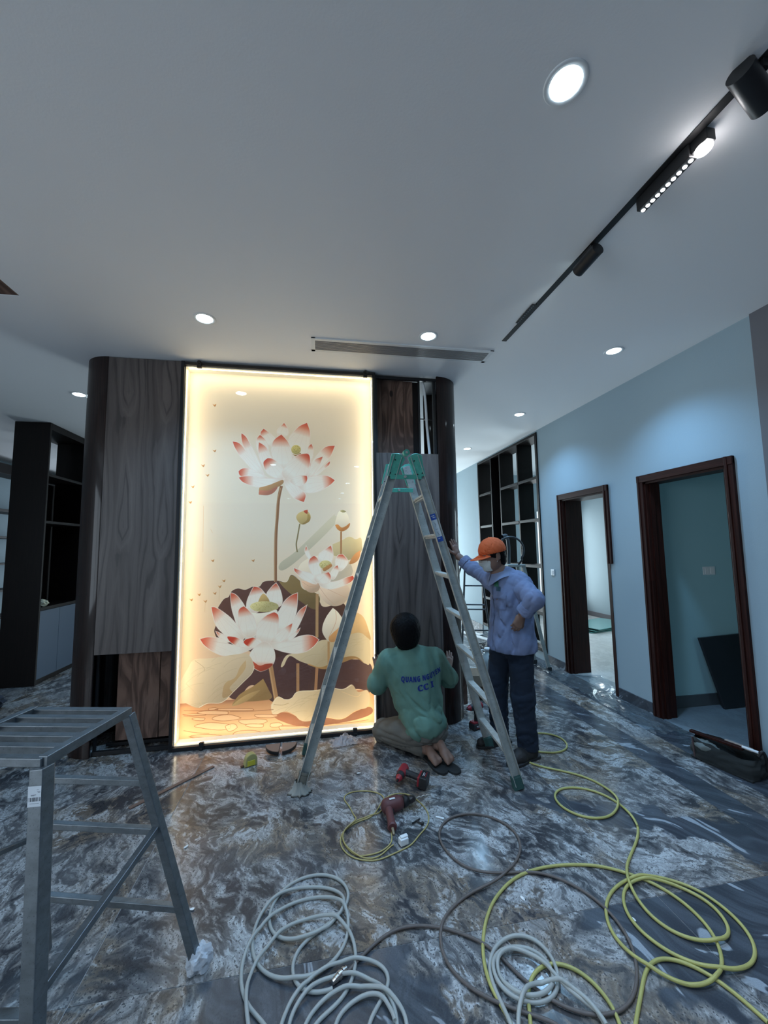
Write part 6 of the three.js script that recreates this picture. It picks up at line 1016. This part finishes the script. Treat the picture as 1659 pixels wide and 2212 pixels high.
// ---------- kneeling man ----------
{
  const O = V(0.78, 0, -3.1), man = thing('person', 'kneeling person in green shirt seen from behind, hands on the panel edges', 'person', [O.x, 0, O.z]);
  const put = (name, g, mat) => mesh(name, [g.translate(-O.x, -O.y, -O.z)], mat, man);
  const hc = V(0.692, 0.925, -3.14), hm = mat4(V(-0.12, 0.18, -1), V(-0.05, 1, 0.18), hc);
  const J = { neck: V(0.712, 0.795, -3.14), chest: V(0.755, 0.58, -3.16), waist: V(0.80, 0.36, -3.13), hip: V(0.815, 0.22, -3.08), shL: V(0.565, 0.70, -3.16), elL: V(0.475, 0.515, -3.22), wrL: V(0.525, 0.545, -3.44), shR: V(0.94, 0.69, -3.17), elR: V(1.068, 0.52, -3.21), wrR: V(1.135, 0.53, -3.42), hipL: V(0.73, 0.19, -3.10), knL: V(0.545, 0.085, -3.36), anL: V(0.825, 0.075, -3.0), hipR: V(0.90, 0.19, -3.10), knR: V(0.90, 0.09, -3.40), anR: V(0.915, 0.10, -2.985) };
  const body = union([sd.cone(J.neck, hc.clone().add(V(0, -0.05, 0.01)), 0.06, 0.058), sd.cone(J.chest, J.neck, 0.115, 0.06), sd.cone(J.chest, J.hip, 0.115, 0.12), sd.cone(J.shL, J.shR, 0.06, 0.06), ...chain([J.shL, J.elL, J.wrL], [0.05, 0.04, 0.027]), ...chain([J.shR, J.elR, J.wrR], [0.05, 0.04, 0.027]), ...chain([J.hipL, J.knL, J.anL], [0.08, 0.055, 0.038]), ...chain([J.hipR, J.knR, J.anR], [0.08, 0.055, 0.038])], 0.045);
  const hand1 = (w, d, n, thumbX) => { d = d.normalize(); n = n.addScaledVector(d, -n.dot(d)).normalize(); let s = cross(n, d); if (s.x * thumbX < 0) s.negate(); return hand(w, d, n, s, [0.15, 0.12, 0.12, 0.18], 0.10, 0.95, 1); };
  const hL = hand1(J.wrL, V(-0.05, 0.75, -0.45), V(0, 0.45, 0.9), 1), hR = hand1(J.wrR, V(0.35, 0.85, -0.35), V(0.4, 0.3, 0.85), -1);
  // bare feet in dark sandals, toes tucked on the floor, soles to the camera
  const foot = (an, toe) => { const d = toe.clone().sub(an), s = cross(d, V(0, 1, 0)), at = (t, b, h) => an.clone().addScaledVector(d, t).addScaledVector(s, b).add(V(0, h, 0)); const fs = [sd.cone(at(-0.02, 0, 0.015), at(0.45, 0.004, 0), 0.034, 0.032), sd.cone(at(0.45, 0.012, 0), at(0.85, 0.02, 0), 0.028, 0.022), sd.cone(at(0.45, -0.012, 0), at(0.82, -0.022, 0), 0.026, 0.02)]; for (let k = 0; k < 5; k++) fs.push(sd.cone(at(0.82, 0.026 - k * 0.013, -0.002), at(1.02 - k * 0.03, 0.03 - k * 0.015, -0.006), 0.011 - k * 0.001, 0.009 - k * 0.0008)); return union(fs, 0.012); };
  const toeL = V(0.865, 0.045, -2.87), toeR = V(0.955, 0.05, -2.86), fL = foot(J.anL, toeL), fR = foot(J.anR, toeR), clipY = (f) => (x, y, z) => Math.max(f(x, y, z), 0.018 - y);
  const [lo, hi] = bb(Object.values(J).concat(hc), 0.15); lo.y = 0.0;
  const head = headField(hm, 1.0), neck = sd.cone(J.neck, hc.clone().add(V(0, -0.05, 0.01)), 0.058, 0.056);
  put('body', mergeGeometries([nets(clipY(body), lo, hi, 0.012), nets((x, y, z) => smin(head(x, y, z), neck(x, y, z), 0.03), hc.clone().subScalar(0.17), hc.clone().addScalar(0.15), 0.005), nets(hL.f, hL.lo, hL.hi, 0.0035), nets(hR.f, hR.lo, hR.hi, 0.0035), nets(clipY(fL), V(0.70, 0.0, -3.1), V(0.96, 0.16, -2.8), 0.005), nets(clipY(fR), V(0.82, 0.0, -3.1), V(1.06, 0.18, -2.8), 0.005)]), M.skin);
  const q = hm.clone().invert().elements, loc = (f) => (x, y, z) => f(q[0] * x + q[4] * y + q[8] * z + q[12], q[1] * x + q[5] * y + q[9] * z + q[13], q[2] * x + q[6] * y + q[10] * z + q[14]);
  const sk = union([sd.ball(V(0, 0.035, -0.012), 0.122, 0.122, 0.118), sd.ball(V(0, -0.045, -0.045), 0.095, 0.095, 0.072)], 0.05), faceOut = sd.ball(V(0, -0.05, 0.10), 0.075, 0.11, 0.085);
  put('hair', nets(loc((x, y, z) => Math.max(sk(x, y, z) + 0.0022 * n3(x * 60, y * 26, z * 60) + 0.0015 * n3(x * 160, y * 40, z * 160), -faceOut(x, y, z))), hc.clone().subScalar(0.19), hc.clone().addScalar(0.19), 0.0045), M.hair);
  // shirt with short sleeves to the elbow
  const tor = union([sd.ball(V(0.752, 0.60, -3.15), 0.225, 0.20, 0.155), sd.ball(V(0.785, 0.42, -3.13), 0.198, 0.20, 0.158), sd.ball(V(0.812, 0.25, -3.08), 0.178, 0.15, 0.165), sd.cone(J.shL, J.shR, 0.085, 0.085), sd.cone(V(0.725, 0.72, -3.15), V(0.712, 0.785, -3.145), 0.11, 0.072)], 0.07);
  const sleeveL = union([sd.cone(J.shL, J.elL, 0.088, 0.078), sd.cone(J.elL, J.elL.clone().lerp(J.wrL, 0.4), 0.078, 0.066)], 0.03), sleeveR = union([sd.cone(J.shR, J.elR, 0.086, 0.076), sd.cone(J.elR, J.elR.clone().lerp(J.wrR, 0.4), 0.076, 0.064)], 0.03);
  const shirt = (x, y, z) => { let d = smin(smin(tor(x, y, z), sleeveL(x, y, z), 0.03), sleeveR(x, y, z), 0.03); const low = sst(0.58, 0.30, y); d += crease(x, y, z, 0.72, -0.62, 0.1, 6.5, 0.012) * (0.25 + low * 0.75) + crease(x, y, z, -0.8, -0.5, 0.1, 7, 0.006) * low + crease(x, y, z, 0.1, 0.95, 0.1, 8, 0.003); return Math.max(d, 0.15 - 0.10 * (x - 0.8) - y + 0.02 * Math.sin(x * 30)); };
  M.shirtGreen = fabric([0.125, 0.235, 0.185], 10); put('shirt', nets(shirt, V(0.33, 0.08, -3.42), V(1.19, 0.86, -2.86), 0.0085), M.shirtGreen);
  put('collar', tube(Array.from({ length: 20 }, (_, i) => { const a = i / 20 * Math.PI * 2; return V(0.712 + Math.cos(a) * 0.072, 0.795 + 0.012 * Math.sin(a) + 0.010 * Math.cos(a), -3.143 + Math.sin(a) * 0.07); }), 0.010, 60, 8, true), M.shirtGreen);
  // the lettering printed across the back
  const tx = canvasTex(1024, 512, (c) => { c.clearRect(0, 0, 1024, 512); c.fillStyle = '#152a78'; c.textAlign = 'center'; c.strokeStyle = '#152a78'; c.lineWidth = 7; c.font = 'bold 118px sans-serif'; const t = 'QUANG NGUYEN'; let x = 40; for (let i = 0; i < t.length; i++) { const w = c.measureText(t[i]).width * 0.86; c.save(); c.translate(x + w / 2, 232 - (x - 512) * 0.10 - 0.00022 * (x - 512) ** 2 + 20); c.rotate(-0.10 - 0.0004 * (x - 512)); c.scale(0.86, 1.15); c.fillText(t[i], 0, 0); c.strokeText(t[i], 0, 0); c.restore(); x += w + 9; } c.font = 'bold 150px serif'; c.save(); c.translate(560, 428); c.rotate(-0.12); c.scale(1.25, 1); c.fillText('CC I', 0, 0); c.strokeText('CC I', 0, 0); c.restore(); });
  const g = new THREE.PlaneGeometry(1, 1, 60, 30), p = g.attributes.position; for (let i = 0; i < p.count; i++) { const x = 0.80 + p.getX(i) * 0.375, y = 0.585 + p.getY(i) * 0.195 + p.getX(i) * 0.012; let t = 0; for (let k = 0; k < 60; k++) { const d = shirt(x, y, -2.85 - t); t += d * 0.7; if (Math.abs(d) < 3e-4) break; } p.setXYZ(i, x, y, -2.85 - t + 0.0035); } g.computeVertexNormals();
  put('shirt_print', g, std({ map: tx, transparent: true, roughness: 0.9 })).userData.label = 'blue lettering QUANG NGUYEN CCI';
  // khaki trousers
  const tr = union([...chain([J.hipL, J.knL], [0.115, 0.085]), ...chain([J.knL, J.anL.clone().lerp(J.knL, 0.18)], [0.082, 0.062]), ...chain([J.hipR, J.knR], [0.112, 0.085]), ...chain([J.knR, J.anR.clone().lerp(J.knR, 0.22)], [0.08, 0.06]), sd.ball(V(0.815, 0.19, -3.08), 0.165, 0.10, 0.14)], 0.04);
  const tf = (x, y, z) => Math.max(tr(x, y, z) + crease(x, y * 1.3, z, 0.55, 0.2, 0.8, 9, 0.009), 0.006 - y);
  put('trousers', nets(tf, V(0.38, -0.01, -3.56), V(1.06, 0.34, -2.90), 0.0085), fabric([0.16, 0.15, 0.13], 10));
  for (const [an, toe] of [[J.anL, toeL], [J.anR, toeR]]) { const s = new THREE.Shape(), pts = [[-0.03, -0.03], [0.06, -0.034], [0.14, -0.044], [0.20, -0.03], [0.215, 0], [0.20, 0.032], [0.14, 0.044], [0.06, 0.034], [-0.03, 0.03], [-0.045, 0]]; s.setFromPoints(new THREE.SplineCurve([...pts, pts[0]].map((w) => new THREE.Vector2(...w))).getPoints(40)); const d = toe.clone().sub(an).setY(0).normalize(); put('sandal', extrude(s, 0.012, 0.002, 1).rotateX(-Math.PI / 2).rotateY(Math.atan2(-d.z, d.x)).translate(an.x, 0.0035, an.z), M.rubber); }
}

renderer.render(scene, camera);
